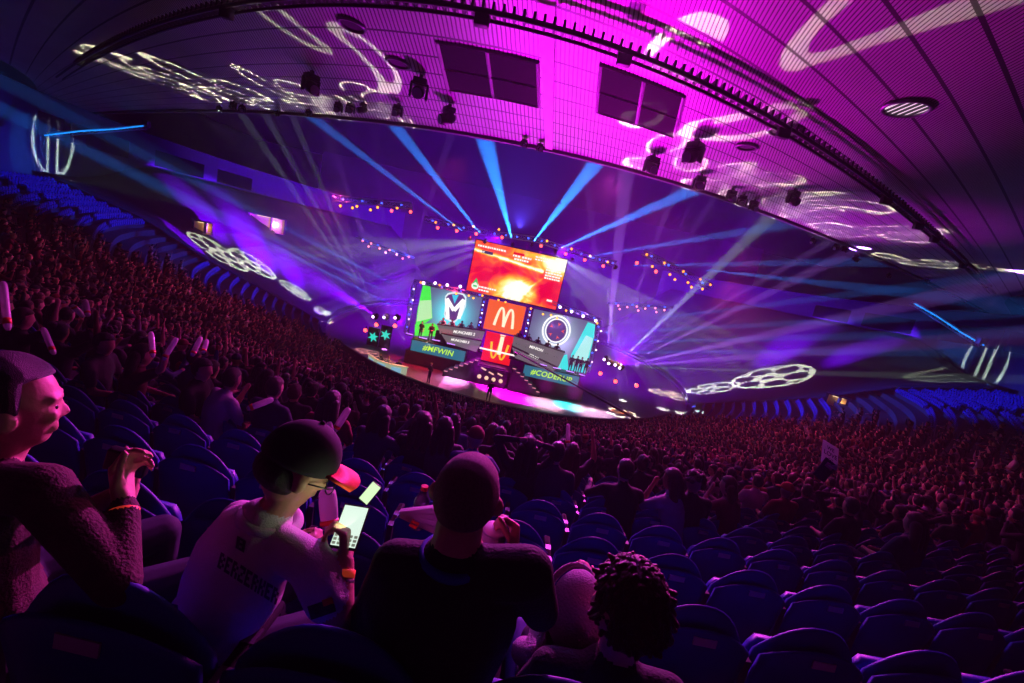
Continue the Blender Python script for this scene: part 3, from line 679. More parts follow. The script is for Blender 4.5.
BL = (.01, .22, 1.0)
def beam(a, Ya, b, Yb, ang, e, c, lamp=None, rad=.04, blend=.35, gobo=None):
    A = atY(*a, Ya); B = atY(*b, Yb); A = A + (B - A).normalized() * .42; s_ = spot(A, B, ang, e * (K_FAN if blend < 1 and c != BL else 1), c, rad, blend, gobo=gobo); return s_
BK = 9.0; K_FAN = 9.0; K_GLOW = 1.7; K_CEIL = .14; K_GOBO = .26; K_CROWD = .30; K_FLOOR = 1.5; K_WALL = 1.6
def edge_y(b, up=.7):      # depth at which a line of sight is just above the lip of the ceiling
    Y = 18.0
    while atY(*b, Y).z < ZC + up and Y < 60: Y += .1
    return max(Y, y_edge(atY(*b, Y).x) + .4)
for a, b, ang, e in (((470, 237), (316, 120), 2.6, 9e5), ((485, 240), (393, 123), 2.8, 1.1e6), ((513, 243), (482, 128), 3.6, 1.3e6), ((532, 243), (600, 158), 3.2, 1.5e6), ((556, 250), (693, 190), 3.0, 1.2e6), ((573, 259), (780, 226), 2.6, 7e5), ((616, 266), (850, 262), 2.8, 5e5)):
    beam(a, 39.2, b, edge_y(b), ang, e * BK, BL)
    moving_head(atY(*a, 39.25) + Vector((0, .1, -.05)), 'small moving head throwing a blue beam from above the main screen', 'moving heads on the main screen truss', 0, .8, up=True)
# left cluster
for i, (x, y) in enumerate(((376, 315.5), (387, 316), (398, 316.5))): moving_head(atY(x, y, 40), 'floor moving head in the beam cluster left of the stage', 'floor moving heads left of the stage', .3 * i, 1.1, up=True); par('white', atY(x - 2.6, y + 1.2, 39.8), 'glowing violet lamp in the beam cluster left of the stage', 'violet lamps left of the stage', 1.3)
for i, (x, y) in enumerate(((606.5, 358), (611, 362), (617.5, 363.5), (622, 366.5))): moving_head(atY(x, y, 40), 'floor moving head in the beam cluster right of the stage', 'floor moving heads right of the stage', .3 * i, 1.1, up=True); par('white', atY(x - 2.6, y + 1.2, 39.8), 'glowing violet lamp in the beam cluster right of the stage', 'violet lamps right of the stage', 1.3)
PW = (.48, .17, 1.0); GW = (.62, .85, .75); VI = (.22, .0, 1.0)
for b, Yb, ang, e, c in (((238, 108), edge_y((238, 108)), 2.0, 1.6e5, GW), ((264, 112), edge_y((264, 112)), 1.8, 1.6e5, GW), ((292, 115), edge_y((292, 115)), 1.6, 1.4e5, GW), ((300, 285), 41, 5, .6e5, VI)):
    beam((377, 316), 40, b, Yb, ang, e, c)
for b, Yb, ang, e, c in (((373, 262), 41, 3, 1.3e5, PW), ((409, 264), 41, 3, 1.4e5, PW), ((385, 240), 41, 3, .8e5, PW)): beam((392, 316), 40, b, Yb, ang, e, c)
# right cluster
for a, b, Yb, ang, e, c in (((606.5, 358), (600, 300), 41, 3, 1.5e5, PW), ((606.5, 358), (612, 306), 41, 6, 3.2e5, PW), ((611, 362), (634, 300), 41, 2.6, 3e5, PW), ((611, 362), (650, 300), 40, 2, 2e5, PW), ((611, 362), (662, 262), 40, 1.6, 1.2e5, PW),
                       ((617.5, 363.5), (665, 318), 38, 4, 3e5, GW), ((617.5, 363.5), (690, 322), 36, 2, 3.2e5, PW), ((622, 366.5), (705, 325), 34, 2.4, 4e5, PW), ((622, 366.5), (720, 345), 34, 3, 4e5, PW), ((622, 366.5), (745, 357), 34, 3, 3e5, PW), ((622, 366.5), (760, 371), 34, 1.6, 2.4e5, GW), ((622, 366.5), (690, 290), 36, 6, 1.2e5, VI)):
    beam(a, 40, b, Yb, ang, e, c)
for a in ((610, 309), (628, 310.5), (645.5, 312.5), (663, 313)): beam(a, 41.8, (a[0] + (6 if a[0] < 620 else 16), a[1] + 45), 42.8, 5 if a[0] < 620 else 6, 1.6e4, GW)
for a, b in (((409, 264), (394, 316)), ((363, 245), (352, 248)), ((377, 249), (384, 256)), ((393, 258), (382, 266))): beam(a, 41.8, b, 42.6, 4, .25e5, PW)
for a, b in (((350, 214), (356, 221)), ((366, 214), (371, 221)), ((678, 286), (655, 293)), ((693, 292), (668, 303)), ((640, 270), (630, 273))): beam(a, 38, b, 38.6, 6, .2e5, PW)
# blue side beams from the upright trusses
for a, b, Yb in (((411, 294), (240, 205), 26), ((410, 303), (245, 225), 27), ((405, 312), (262, 240), 28)): beam(a, 40.5, b, Yb, 1.5, 5.5e5 * BK, BL)
beam((411, 294), 40.5, (150, 150), 22, 2.4, 1e5 * BK, BL)
for a, b, Yb in (((601, 325), (740, 308), 30), ((600, 333), (740, 326), 30), ((597, 343), (790, 338), 27), ((596, 352), (800, 352), 27)): beam(a, 40.5, b, Yb, 1.5, 5e5 * BK, BL)
beam((643, 262), 38, (975, 284), edge_y((975, 284)), 2.6, 4e5 * BK, BL); beam((690, 268), 38, (900, 292), 26, 3, 2.5e5 * BK, BL)
# grey fans down to the floor right of the stage, patterned light on the floor
for b in ((592, 412), (610, 425), (640, 430)): beam((604, 372), 40, b, 38, 5, 1e4, (.8, .75, .9))
# purple air glow: washes standing behind and beside the stage
for a, Ya, b, Yb, ang, e, c in (((400, 330), 44, (400, 200), 60, 95, 1.4e5, VI), ((620, 370), 44, (650, 240), 60, 95, 1.6e5, VI), ((500, 235), 46, (430, 300), 60, 120, 9e4, VI), ((560, 245), 46, (600, 320), 60, 120, 9e4, VI), ((520, 230), 44, (520, 130), 60, 100, 5e4, (.08, .05, 1))):
    beam(a, Ya, b, Yb, ang, e * K_GLOW, c, blend=1)
# wash on the ceiling slats: magenta from fixtures standing at the front of the hall floor
MG = (1.0, .0, .82)
for x, y, z, tx, ty, e, ang, c in ((-2, 31, 2.5, -1.5, 17, 1.7e5, 42, (.8, 0, 1)), (5, 31, 2.5, 4.5, 17, 1.7e5, 36, (.95, 0, .95)), (12, 33, 2.5, 14, 22.5, 1.0e5, 34, (.75, 0, 1)), (3, 31, 2.5, 2.0, 10.5, 1.1e5, 28, (1, 0, .85)), (-8, 33, 2.5, -9, 20.5, 2e4, 30, (.6, 0, 1))):
    spot((x, y, z), (tx, ty, ZC), ang, e * K_CEIL, c, .3, 1, name='ceiling_wash')
# patterned white light on the ceiling
CW = (1, .88, .6)
GB = ((305, 345, 26), (500, 375, 31), (610, 380, 33), (660, 392, 31))
def ceil_gobo(a, tx, ty, ang, e, g, roll=0): spot(a, (tx, ty, ZC), ang, e * K_GOBO, CW, .002, 0, name='pattern_spot', gobo=g, roll=roll)
for k_, (gx, gy, sx, an, nn, rl, wd_) in enumerate(((664, 158, 3, 8, 3, .4, .045), (732, 182, 4, 9, 4, 1.2, .04), (800, 207, 6, 11, 4, 2.0, .045), (866, 232, 7, 11, 4, .2, .045), (925, 262, 8, 10, 3, 1.0, .05),
                                              (165, 80, -11, 12, 4, .4, .05), (236, 94, -9, 12, 4, 1.4, .045), (305, 100, -7, 10, 4, 2.4, .04), (376, 107, -5, 8, 3, .9, .04), (452, 124, -3, 7, 3, .1, .04),
                                              (800, 85, 6, 9, 2, .9, .10), (330, 40, -7, 9, 2, 2.4, .10), (655, 92, 3, 6, 2, .5, .10))):
    q_ = atZ(gx, gy, ZC); ceil_gobo((sx, 39.4, 1.8), q_.x, q_.y, an, 4.5e5 if wd_ < .09 else 1.7e5, gobo_swirl(nn, wd_, (.6, 1.4, 2.2)[k_ % 3]), rl)
# half-disc patterns on the end walls
def cover_rise(phi, d): return .75 + max(0, d) * .12 * smooth(math.radians(66), math.radians(82), abs(phi)) if abs(phi) > math.radians(61) else 0
def surf_px(px, py, inc=0.0, cov=False):      # the bowl surface or outer wall met by a measured line of sight
    r = ray(px, py); t = 5.0
    while t < 140:
        p = CAM + r * t; q = Vector((p.x, p.y, 0)); best = None
        phi = math.atan2(p.x / EA, (EY - p.y) / EB)
        for _ in range(6):
            e_ = bowl_pt(phi, 0); dv = q - e_; d = dv.dot(bowl_dir(phi)); tg = Vector((-bowl_dir(phi).y, bowl_dir(phi).x, 0)); phi += dv.dot(tg) / (d + 28) * .9
        if d > 0 and d < wall_d(phi):
            w_ = smooth(math.radians(14), math.radians(50), abs(phi)); i = d / .85; zn = float(np.interp(i, range(39), [_zn[k] for k in range(39)])); z = zn * (1 - w_) + zs(d) * w_ + (cover_rise(phi, d) if cov else inc)
            if p.z < z: return p, phi, d
        elif d >= wall_d(phi): return p, phi, d
        elif p.z < 0: return p, phi, d
        t += .1
    return CAM + r * 60, 0, 0
for px_, py_, a in ((52, 141, Vector((2, 48, 9))), (985, 364, Vector((-4, 48, 9)))):
    p, _, _ = surf_px(px_, py_); spot(a, p, 8.4, 3.2e5 * K_WALL, (.85, 1, .5), .001, 0, name='pattern_spot', gobo=gobo_halves())
for px_, py_ in ((30, 150), (955, 352)):
    p, _, _ = surf_px(px_, py_); spot((0, 50, 10), p, 8, 2.5e4 * K_WALL, (.02, .35, 1), .1, .5, name='wall_spot')

# dark cloth over the closed seat blocks beyond the crowd, with patterned light on it
def cover(name, a0, a1, label, d1=None):
    mb = MB(); ph = [math.radians(a) for a in np.linspace(a0, a1, 40)]; rg = []
    for p in ph:
        ds = np.linspace(-.5, 22.6, 24); r_ = []
        for d in ds: q = bowl_pt(p, d); q.z = zs(d) + cover_rise(p, d) + .04 * math.sin(d * 3 + p * 40); r_.append(q)
        for d in ds[::-1]: q = bowl_pt(p, d); q.z = zs(d) + cover_rise(p, d) - .05 + .04 * math.sin(d * 3 + p * 40); r_.append(q)
        rg.append(r_)
    mb.loft(rg, True); return mb.build(name, grain('black seat cover cloth', (.03, .028, .045), .85, .3, 2), label=label, cat='seat cover')
cover('seat_cover_cloth', -140, -61.1, 'huge black cloth over the closed seat blocks left of the stage'); cover('seat_cover_cloth', 61.1, 140, 'huge black cloth over the closed seat blocks right of the stage')
for px_, py_, ang, n, e in ((219, 254, 9, 5, 1.9e5), (254, 265, 8.5, 5, 1.9e5), (296, 291, 7.5, 5, 1.6e5), (326, 314, 7, 5, 1.6e5), (768, 378, 13, 6, 2.2e5), (710, 389, 10, 5, 1.9e5), (672, 395, 9.5, 6, 1.6e5)):
    p, _, _ = surf_px(px_, py_, 0, True)
    a = Vector((p.x * .12 - 1, 50, 13)); spot(a, p, ang, e * K_WALL * 2.5, (.9, 1, .55), .001, 0, name='pattern_spot', gobo=gobo_flower(n, .055, .60, .31, 1.0, True), roll=px_)
for px_, py_, ang, e in ((250, 240, 10, 2.6e6), (205, 215, 7, 1.6e6), (290, 270, 8, 1.2e6)):     # broad violet beams landing on the black cloth
    p, _, _ = surf_px(px_, py_, 0, True); A = atY(377, 316, 40); A = A + (p - A).normalized() * .45; spot(A, p, ang * 1.5, e * .7, VI, .05, 1)
for px_, py_, ang, e in ((790, 345, 9, 1.4e6), (860, 350, 6, 1.0e6)):
    p, _, _ = surf_px(px_, py_, 0, True); A = atY(620, 365, 40); A = A + (p - A).normalized() * .45; spot(A, p, ang * 1.5, e * .7, VI, .05, 1)
# floor patterns and colour
p = atZ(625, 414, .1); spot((7.5, 41.5, 11), p, 17, 1.5e5 * K_FLOOR, (.95, 1, .7), .001, 0, name='pattern_spot', gobo=gobo_flower(5, .05, .55, .34, 1.1))
p = atZ(366, 352, .05); spot((-9, 41, 12), p, 13, 8e4 * K_FLOOR, (1, .45, .4), .001, 0, name='pattern_spot', gobo=gobo_flower(5, .05, .55, .34, 1.1))
for px_, py_, col, ang, e in ((468, 378, (1, .0, .8), 9, 5e4), (492, 388, (1, 0, .8), 9, 9e4), (512, 396, (1, .0, .75), 10, 9e4), (527, 402, (.8, .0, .9), 6, 5e4), (545, 404, (1, .5, .7), 10, 4e4), (568, 406, (0, .8, .75), 8, 8e4), (452, 380, (.8, .5, 1), 9, 3.5e4), (384, 362, (1, .75, .4), 9, 2.2e4), (420, 362, (.9, .02, .08), 26, 4e4), (400, 376, (1, .25, .2), 20, 2e4), (440, 380, (.9, .1, .5), 14, 3e4), (618, 410, (1, .2, .01), 5, 9e4), (592, 412, (.9, .5, .7), 12, 3e4)):  # the warm spot at the commentators' desk is added to brighten them
    p = atZ(px_, py_, .05); a = Vector((p.x * .6, 38.9, 13.6)); spot(a, p, min(30, ang * 1.7), e * K_FLOOR * .8, col, .15, 1, name='floor_spot')

# crowd light
for a, b, ang, e, c in (((-17, 39, 14), (-15, 21, 1.5), 66, 7.5e4, (1, .05, .24)), ((17, 39, 14), (14, 21, 1.5), 66, 7.5e4, (1, .05, .24)), ((-4, 21.9, 15.7), (-7, 12, 5.5), 66, 1.6e4, (.9, .05, .5)), ((5, 22.1, 15.7), (8, 12, 5.5), 66, 1.6e4, (.9, .05, .5)), ((1.0, 9.6, 16.0), (.3, 1.6, 9.5), 64, 2.6e3, (.75, .06, .8)),  # the lamp at the ceiling rail is added as fill for the near heads
                     ((3, 21.5, 16), (.0, 2.6, 10.6), 22, 1.1e5, (.95, .06, .75)), ((14, 30, 15), (1, 5, 9), 28, 3.0e4, (1, .05, .5)),
                     ((-2, 47, 13), (-31, 35, 6), 36, 2.4e5, (.02, .06, 1)), ((2, 47, 13), (31, 35, 6), 36, 3e5, (.02, .07, 1)), ((-3, 21.5, 16), (1.5, 3.6, 9), 26, 1.0e4, (.1, .1, 1))):
    spot(a, b, ang, e * K_CROWD, c, .25, .9, name='crowd_wash')
# ---------------------------------------------------------------- people
def remeshed(mb, mats, voxel, smooth_n=4, ratio=1.0, name='person'):
    "fuse overlapping pieces into one continuous skin, materials carried over from the pieces"
    src = mb.mesh(name + '_src', mats); trees = {}
    for k in set(mb.mi): trees[k] = BVHTree.FromPolygons([tuple(q) for q in mb.v], [f for f, m_ in zip(mb.f, mb.mi) if m_ == k])
    o = bpy.data.objects.new('tmp', src); COL.objects.link(o)
    r = o.modifiers.new('r', 'REMESH'); r.mode = 'VOXEL'; r.voxel_size = voxel
    if smooth_n: sm = o.modifiers.new('s', 'SMOOTH'); sm.factor = .5; sm.iterations = smooth_n
    if ratio < 1: d = o.modifiers.new('d', 'DECIMATE'); d.ratio = ratio
    dg = bpy.context.evaluated_depsgraph_get(); dg.update()
    me = bpy.data.meshes.new_from_object(o.evaluated_get(dg)); me.name = name
    bpy.data.objects.remove(o); bpy.data.meshes.remove(src)
    me.materials.clear()
    for m in mats: me.materials.append(m)
    tol = voxel * .6
    for p in me.polygons:
        best = None
        for k, t in trees.items():
            r_ = t.find_nearest(p.center); d_ = (r_[3] if r_[3] is not None else 9) - (tol if k == 1 else tol * .5 if k == 2 else 0)
            if best is None or d_ < best[0]: best = (d_, k)
        p.material_index = best[1]; p.use_smooth = True
    return me
V = Vector
def oval(c, ax, rx, ry, n=16, sq=2.3, yaw=0):
    "superellipse ring round c, perpendicular to ax, rx along x"
    ax = V(ax).normalized(); x = V((math.cos(yaw), math.sin(yaw), 0)); y = ax.cross(x).normalized(); x = y.cross(ax)
    out = []
    for k in range(n):
        a = 2 * PI * k / n; ca, sa = math.cos(a), math.sin(a)
        out.append(V(c) + x * rx * math.copysign(abs(ca) ** (2 / sq), ca) + y * ry * math.copysign(abs(sa) ** (2 / sq), sa))
    return out
def head_fn(p):
    # skull to jaw: p in head space, face towards +Y
    z = p.z / .122
    if z < 0: k = 1 - .28 * min(1, -z) ** 1.4; p.x *= k; p.y = p.y * (1 - .10 * -z) + .012 * -z
    if p.y < 0: p.y *= 1.04
    if p.y > 0: p.y *= .93; p.x *= .97
    return p
def head_parts(mb, M, mi=0, detail=False):
    mb.ball((0, 0, 0), (.078, .098, .122), 24, 16, mi, M, fn=head_fn)
    mb.ball((0, .035, -.083), (.042, .045, .03), 12, 8, mi, M)
    for s in (-1, 1): mb.ball((s * .079, -.006, -.012), (.011, .024, .033), 10, 8, mi, M, rot=(0.15, 0, s * -.35)); mb.ball((s * .083, -.015, -.002), (.009, .016, .024), 8, 6, mi, M)
    mb.cap((0, .084, .012), (0, .100, -.022), .008, .011, 8, mi, M)
    if detail:
        for s in (-1, 1): mb.ball((s * .087, -.012, -.010), (.008, .018, .028), 10, 8, mi, M, rot=(.15, 0, s * -.5))
        for s in (-1, 1): mb.ball((s * .012, .092, -.028), .008, 8, 6, mi, M); mb.ball((s * .034, .072, -.018), (.024, .018, .018), 10, 8, mi, M); mb.cap((s * .014, .088, .03), (s * .05, .074, .03), .008, .007, 8, mi, M)
        mb.cap((-.018, .083, -.055), (.018, .083, -.055), .007, .007, 8, mi, M); mb.cap((-.014, .082, -.065), (.014, .082, -.065), .008, .008, 8, mi, M)
def head_matrix(c, yaw=0, pitch=0, roll=0): return Matrix.Translation(V(c)) @ Euler((pitch, roll, yaw), 'XYZ').to_matrix().to_4x4()
def hand(mb, wrist, direc, palm_n, side=1, curl=.5, mi=0, fingers=(.5, .5, .5, .5), thumb=.5, spread=.1, k=1.0):
    "palm with four bent fingers and a thumb leaving the side of the palm; direc = wrist->knuckles, palm_n = out of the palm"
    d = V(direc).normalized(); n = V(palm_n); n = (n - d * n.dot(d)).normalized(); s = d.cross(n).normalized() * side   # s points to the thumb side
    w = V(wrist); L_ = .088 * k
    kn = []
    for i in range(4):
        o = (.030 - i * .0195) * k; kn.append(w + d * (L_ - abs(i - 1) * .004) + s * o)
    mb.cap(w - d * .02, w + d * .01, .025 * k, .024 * k, 12, mi)
    for i in range(4): mb.cap(w + s * (.015 - i * .01) * k, kn[i], .0155 * k, .0115 * k, 10, mi)
    mb.cap(w + d * .02 * k + s * .016 * k + n * .006, w + d * .05 * k + s * .026 * k + n * .008, .018 * k, .013 * k, 10, mi)
    lens = ((.043, .026, .021), (.047, .030, .022), (.043, .028, .021), (.034, .021, .018))
    for i in range(4):
        a = 0; p = kn[i]; c = fingers[i]; sp = s * (1.5 - i) * spread * .35
        r = (.0092, .0095, .009, .0080)[i] * k
        for j, l in enumerate(lens[i]):
            a += c * (1.25, 1.45, .9)[j]; dr = (d * math.cos(a) + n * math.sin(a) + sp).normalized(); q = p + dr * l * k; mb.cap(p, q, r, r * .93, 8, mi); p = q; r *= .93
    b = w + d * .028 * k + s * .026 * k; t = thumb
    p = b; dr = (d * .62 + s * (.8 - .6 * t) + n * (.15 + .75 * t)).normalized()
    for l, r, tt in ((.040, .0125, 0), (.031, .0108, .25), (.026, .0098, .25)):
        dr = (dr + n * tt * t + d * .18 - s * tt * t * .5).normalized(); q = p + dr * l * k; mb.cap(p, q, r * k, r * .92 * k, 8, mi); p = q
    return kn
# material slots of a body: 0 skin, 1 top, 2 trousers, 3 shoes
def body_mb(J, sleeve=1, hands=True, detail=False, bulk=1.0, neck_r=.052):
    """J: pelvis, chest, neck, head, yaw/pitch of head, sh, el, wr (pairs L,R), hip, kn, an (pairs); facing +Y; sleeve 0 short, 1 long"""
    mb = MB(); pe, ch, nk, hd = (V(J[k]) for k in ('pelvis', 'chest', 'neck', 'head')); ty = J.get('torso_yaw', 0)
    up = (ch - pe).normalized(); up2 = (nk - ch).normalized(); b = bulk
    rings = [oval(pe - up * .10, up, .10 * b, .08 * b, yaw=ty), oval(pe - up * .05, up, .165 * b, .12 * b, yaw=ty), oval(pe + up * .05, up, .170 * b, .118 * b, yaw=ty), oval(pe.lerp(ch, .45), up, .155 * b, .108 * b, yaw=ty), oval(pe.lerp(ch, .8), up, .172 * b, .118 * b, yaw=ty),
             oval(ch + up2 * .03, up2, .185 * b, .122 * b, yaw=ty), oval(ch.lerp(nk, .62), up2, .165 * b, .10 * b, yaw=ty), oval(ch.lerp(nk, .88), up2, .10 * b, .075 * b, yaw=ty), oval(nk + up2 * .015, up2, .055, .055, yaw=ty)]
    mb.loft(rings, True, 1)
    mb.cap(nk - up2 * .03, hd - V((0, 0, .06)), neck_r * 1.05, neck_r * .95, 14, 0)
    head_parts(mb, head_matrix(hd, J.get('yaw', 0), J.get('pitch', 0), J.get('roll', 0)) @ Matrix.Diagonal((*J.get('hscale', (1, 1, 1)), 1)), 0, detail)
    for i in (0, 1):
        sh, el, wr = V(J['sh'][i]), V(J['el'][i]), V(J['wr'][i]); cs = ch.lerp(nk, .7)
        mb.cap(cs.lerp(sh, .35), sh, .062 * b, .062 * b, 12, 1)
        if sleeve: mb.chain([sh, el, wr.lerp(el, .12)], [.060 * b, .046 * b, .034], 12, 1); mb.cap(wr.lerp(el, .2), wr, .027, .024, 12, 0)
        else: mid = sh.lerp(el, .62); mb.cap(sh, mid, .063 * b, .058 * b, 12, 1); mb.cap(sh.lerp(el, .5), el, .044, .038, 12, 0); mb.cap(el, el.lerp(wr, .35), .040, .039, 12, 0); mb.cap(el.lerp(wr, .3), wr, .040, .025, 12, 0)
        if hands and not detail: d = (wr - el).normalized(); mb.ball(wr + d * .06, (.035, .035, .06), 8, 6, 0) if 0 else mb.cap(wr, wr + d * .075, .026, .032, 8, 0)
        hp, kn, an = V(J['hip'][i]), V(J['kn'][i]), V(J['an'][i])
        mb.chain([hp, kn, an + V((0, 0, .03))], [.092 * b, .062 * b, .042], 12, 2)
        f = V(J.get('foot', (0, 1, 0))).normalized(); mb.cap(an - V((0, 0, .02)) - f * .03, an + f * .15 - V((0, 0, .035)), .042, .034, 10, 3)
    return mb
def seated(lean=0, hy=0, hp=0, arms='lap', tw=0):
    pe = V((0, 0, .52)); ch = V((tw * .03, -.02 + lean * .35, .86 - abs(lean) * .05)); nk = V((tw * .04, .01 + lean * .55, 1.06 - abs(lean) * .12)); hd = nk + V((0, .03 + lean * .10, .135))
    sx = .185; sh = [nk + V((-sx, -.01, -.075)), nk + V((sx, -.01, -.075))]
    A = {'lap': ([(-.25, .08, .72), (.25, .08, .72)], [(-.10, .30, .66), (.10, .30, .66)]), 'up': ([(-.33, .14, 1.10), (.33, .14, 1.10)], [(-.26, .20, 1.36), (.26, .20, 1.36)]),
         'one': ([(-.25, .08, .72), (.32, .15, 1.12)], [(-.10, .30, .66), (.25, .22, 1.38)]), 'clap': ([(-.27, .17, .86), (.27, .17, .86)], [(-.06, .34, 1.08), (.06, .34, 1.08)]),
         'chin': ([(-.22, .22, .76), (.25, .08, .72)], [(-.06, .24, 1.02), (.10, .30, .66)]), 'head': ([(-.34, .02, 1.22), (.34, .02, 1.22)], [(-.12, -.08, 1.30), (.12, -.08, 1.30)]),
         'rail': ([(-.30, .15, .80), (.30, .15, .80)], [(-.22, .40, .80), (.22, .40, .80)])}[arms]
    off = V((0, lean * .5, 0))
    return dict(pelvis=pe, chest=ch, neck=nk, head=hd, yaw=hy, pitch=hp, sh=sh, el=[V(a) + off for a in A[0]], wr=[V(a) + off for a in A[1]],
                hip=[(-.09, .02, .50), (.09, .02, .50)], kn=[(-.12, .44, .53), (.12, .44, .53)], an=[(-.12, .46, .09), (.12, .46, .09)])
def standing(hy=0, arms='down', tw=0):
    A = {'down': ([(-.26, -.02, 1.16), (.26, -.02, 1.16)], [(-.27, .06, .92), (.27, .06, .92)]), 'front': ([(-.27, .02, 1.15), (.27, .02, 1.15)], [(-.09, .24, 1.16), (.09, .24, 1.16)]), 'hips': ([(-.38, -.08, 1.2), (.38, -.08, 1.2)], [(-.2, .04, 1.04), (.2, .04, 1.04)]),
         'out': ([(-.42, .05, 1.32), (.42, .05, 1.32)], [(-.62, .12, 1.2), (.62, .12, 1.2)])}[arms]
    return dict(pelvis=V((0, 0, .98)), chest=V((0, 0, 1.3)), neck=V((0, 0, 1.5)), head=V((0, .03, 1.64)), yaw=hy, pitch=-.05, sh=[V((-.185, -.01, 1.43)), V((.185, -.01, 1.43))], el=[V(a) for a in A[0]], wr=[V(a) for a in A[1]],
                hip=[(-.09, 0, .93), (.09, 0, .93)], kn=[(-.11, .03, .50), (.11, .01, .50)], an=[(-.12, 0, .09), (.12, -.02, .09)])
skinm = varied('crowd skin', [(0, (.55, .33, .24)), (.4, (.42, .24, .16)), (.7, (.24, .12, .07)), (.85, (.62, .40, .30))])
pantm = varied('crowd trousers', [(0, (.02, .025, .05)), (.4, (.015, .015, .02)), (.7, (.06, .06, .08))])
shoem = mat('dark shoes', (.03, .03, .03), .6)
SHIRTS = [('black', (.012, .012, .015)), ('dark navy', (.015, .02, .06)), ('dark grey', (.05, .05, .055)), ('dark red', (.20, .015, .02)), ('white', (.62, .6, .62)), ('light grey', (.30, .29, .32)), ('dark green', (.02, .06, .03)), ('denim blue', (.05, .09, .22)), ('maroon', (.10, .01, .03)), ('orange', (.55, .14, .03))]
SHM = {n: grain(n + ' cloth', c, .85, .15, 14, .25) for n, c in SHIRTS}
HAIRS = [('black', (.008, .006, .006)), ('dark brown', (.03, .014, .008)), ('brown', (.07, .03, .015)), ('blond', (.28, .17, .07))]
HRM = {n: grain(n + ' hair', c, .5, .4, 60, .6) for n, c in HAIRS}
def hair_mb(kind, M, seed=1):
    rnd = random.Random(seed); mb = MB()
    def fn(p):
        if p.y > 0 and p.z < .055: p.y *= .35 if p.z > 0 else .2
        return p
    if kind == 'short': mb.ball((0, -.010, .016), (.086, .104, .118), 20, 14, 0, M, fn=lambda p: V((p.x, p.y if p.y < 0 or p.z > .05 else p.y * .1, max(p.z, -.085) if p.y < .0 else p.z if p.z > .045 else max(p.z, -.02))))
    elif kind == 'curly':
        for k in range(46):
            u = rnd.uniform(-.2, 1); a = rnd.uniform(0, 2 * PI); r = math.sqrt(1 - u * u)
            p = V((r * math.cos(a) * .084, r * math.sin(a) * .10 - .012, u * .115 + .012))
            if p.y > .05 and p.z < .06: continue
            mb.ball(p, rnd.uniform(.022, .034), 8, 6, 0, M)
    elif kind in ('long', 'pony', 'bun'):
        mb.ball((0, -.012, .014), (.090, .108, .120), 20, 14, 0, M, fn=lambda p: V((p.x, p.y if p.y < .02 or p.z > .05 else .02 + (p.y - .02) * .1, p.z if p.z > .045 or p.y < 0.02 else max(p.z, -.05))))
        if kind == 'long':
            for s in (-1, 0, 1): mb.chain([V((s * .055, -.06, .0)), V((s * .075, -.085, -.12)), V((s * .07, -.095, -.26)), V((s * .055, -.09, -.34))], [.055, .052, .042, .022], 10, 0, M)
        elif kind == 'pony': mb.chain([V((0, -.10, .05)), V((0, -.15, .02)), V((0, -.155, -.10)), V((0, -.14, -.20))], [.025, .032, .030, .012], 10, 0, M)
        else: mb.ball((0, -.09, .09), .045, 12, 8, 0, M)
    elif kind == 'cap':
        mb.ball((0, -.006, .030), (.088, .108, .105), 22, 14, 0, M, fn=lambda p: V((p.x, p.y, max(p.z, -.005))))
        rg = []
        for t in np.linspace(-1, 1, 9): a = t * 1.05; rg.append([V((math.sin(a) * .082, .085 * math.cos(a) + .012, .034)), V((math.sin(a) * .088, .10 + .075 * math.cos(a), .020 - .012 * abs(t))), V((math.sin(a) * .088, .10 + .075 * math.cos(a), .014 - .012 * abs(t))), V((math.sin(a) * .082, .085 * math.cos(a) + .012, .027))])
        mb.loft(rg, True, 0, True, mx=M)
    return mb
HEADWORD = {'short': 'short-haired', 'curly': 'curly-haired', 'long': 'long-haired', 'pony': 'ponytailed', 'bun': 'bun-haired', 'cap': 'cap-wearing'}
ARMWORD = {'lap': 'hands in lap', 'up': 'both arms raised', 'one': 'one arm raised', 'clap': 'clapping', 'chin': 'hand at chin', 'head': 'hands behind head', 'rail': 'arms forward'}
POSES = {}
_body_mats = [skinm, SHM['black'], pantm, shoem]
def pose_mesh(key, J, voxel=.02, ratio=.22, sleeve=1):
    POSES[key] = (remeshed(body_mb(J, sleeve), _body_mats, voxel, 3, ratio, 'person'), J); return POSES[key]
for i, (ln, hy, ar, tw) in enumerate(((0, 0, 'lap', 0), (.25, .2, 'rail', 0), (-.12, -.3, 'lap', .5), (0, .1, 'up', 0), (.05, -.15, 'one', 0), (.1, .0, 'clap', 0), (.2, .3, 'chin', -.5), (-.05, 0, 'head', 0))):
    pose_mesh(('s', ar, i), seated(ln, hy, -.08, ar, tw), sleeve=i % 2)
for i, (hy, ar) in enumerate(((0, 'down'), (.3, 'front'), (-.2, 'hips'), (0, 'out'))): pose_mesh(('t', ar, i), standing(hy, ar), sleeve=i % 2)
HAIRMESH = {}
def hair_mesh(pk, kind):
    k = (pk, kind)
    if k not in HAIRMESH:
        J = POSES[pk][1]; me = hair_mb(kind, head_matrix(J['head'], J['yaw'], J['pitch'])).mesh('hair', HRM['black'])
        HAIRMESH[k] = me
    return HAIRMESH[k]
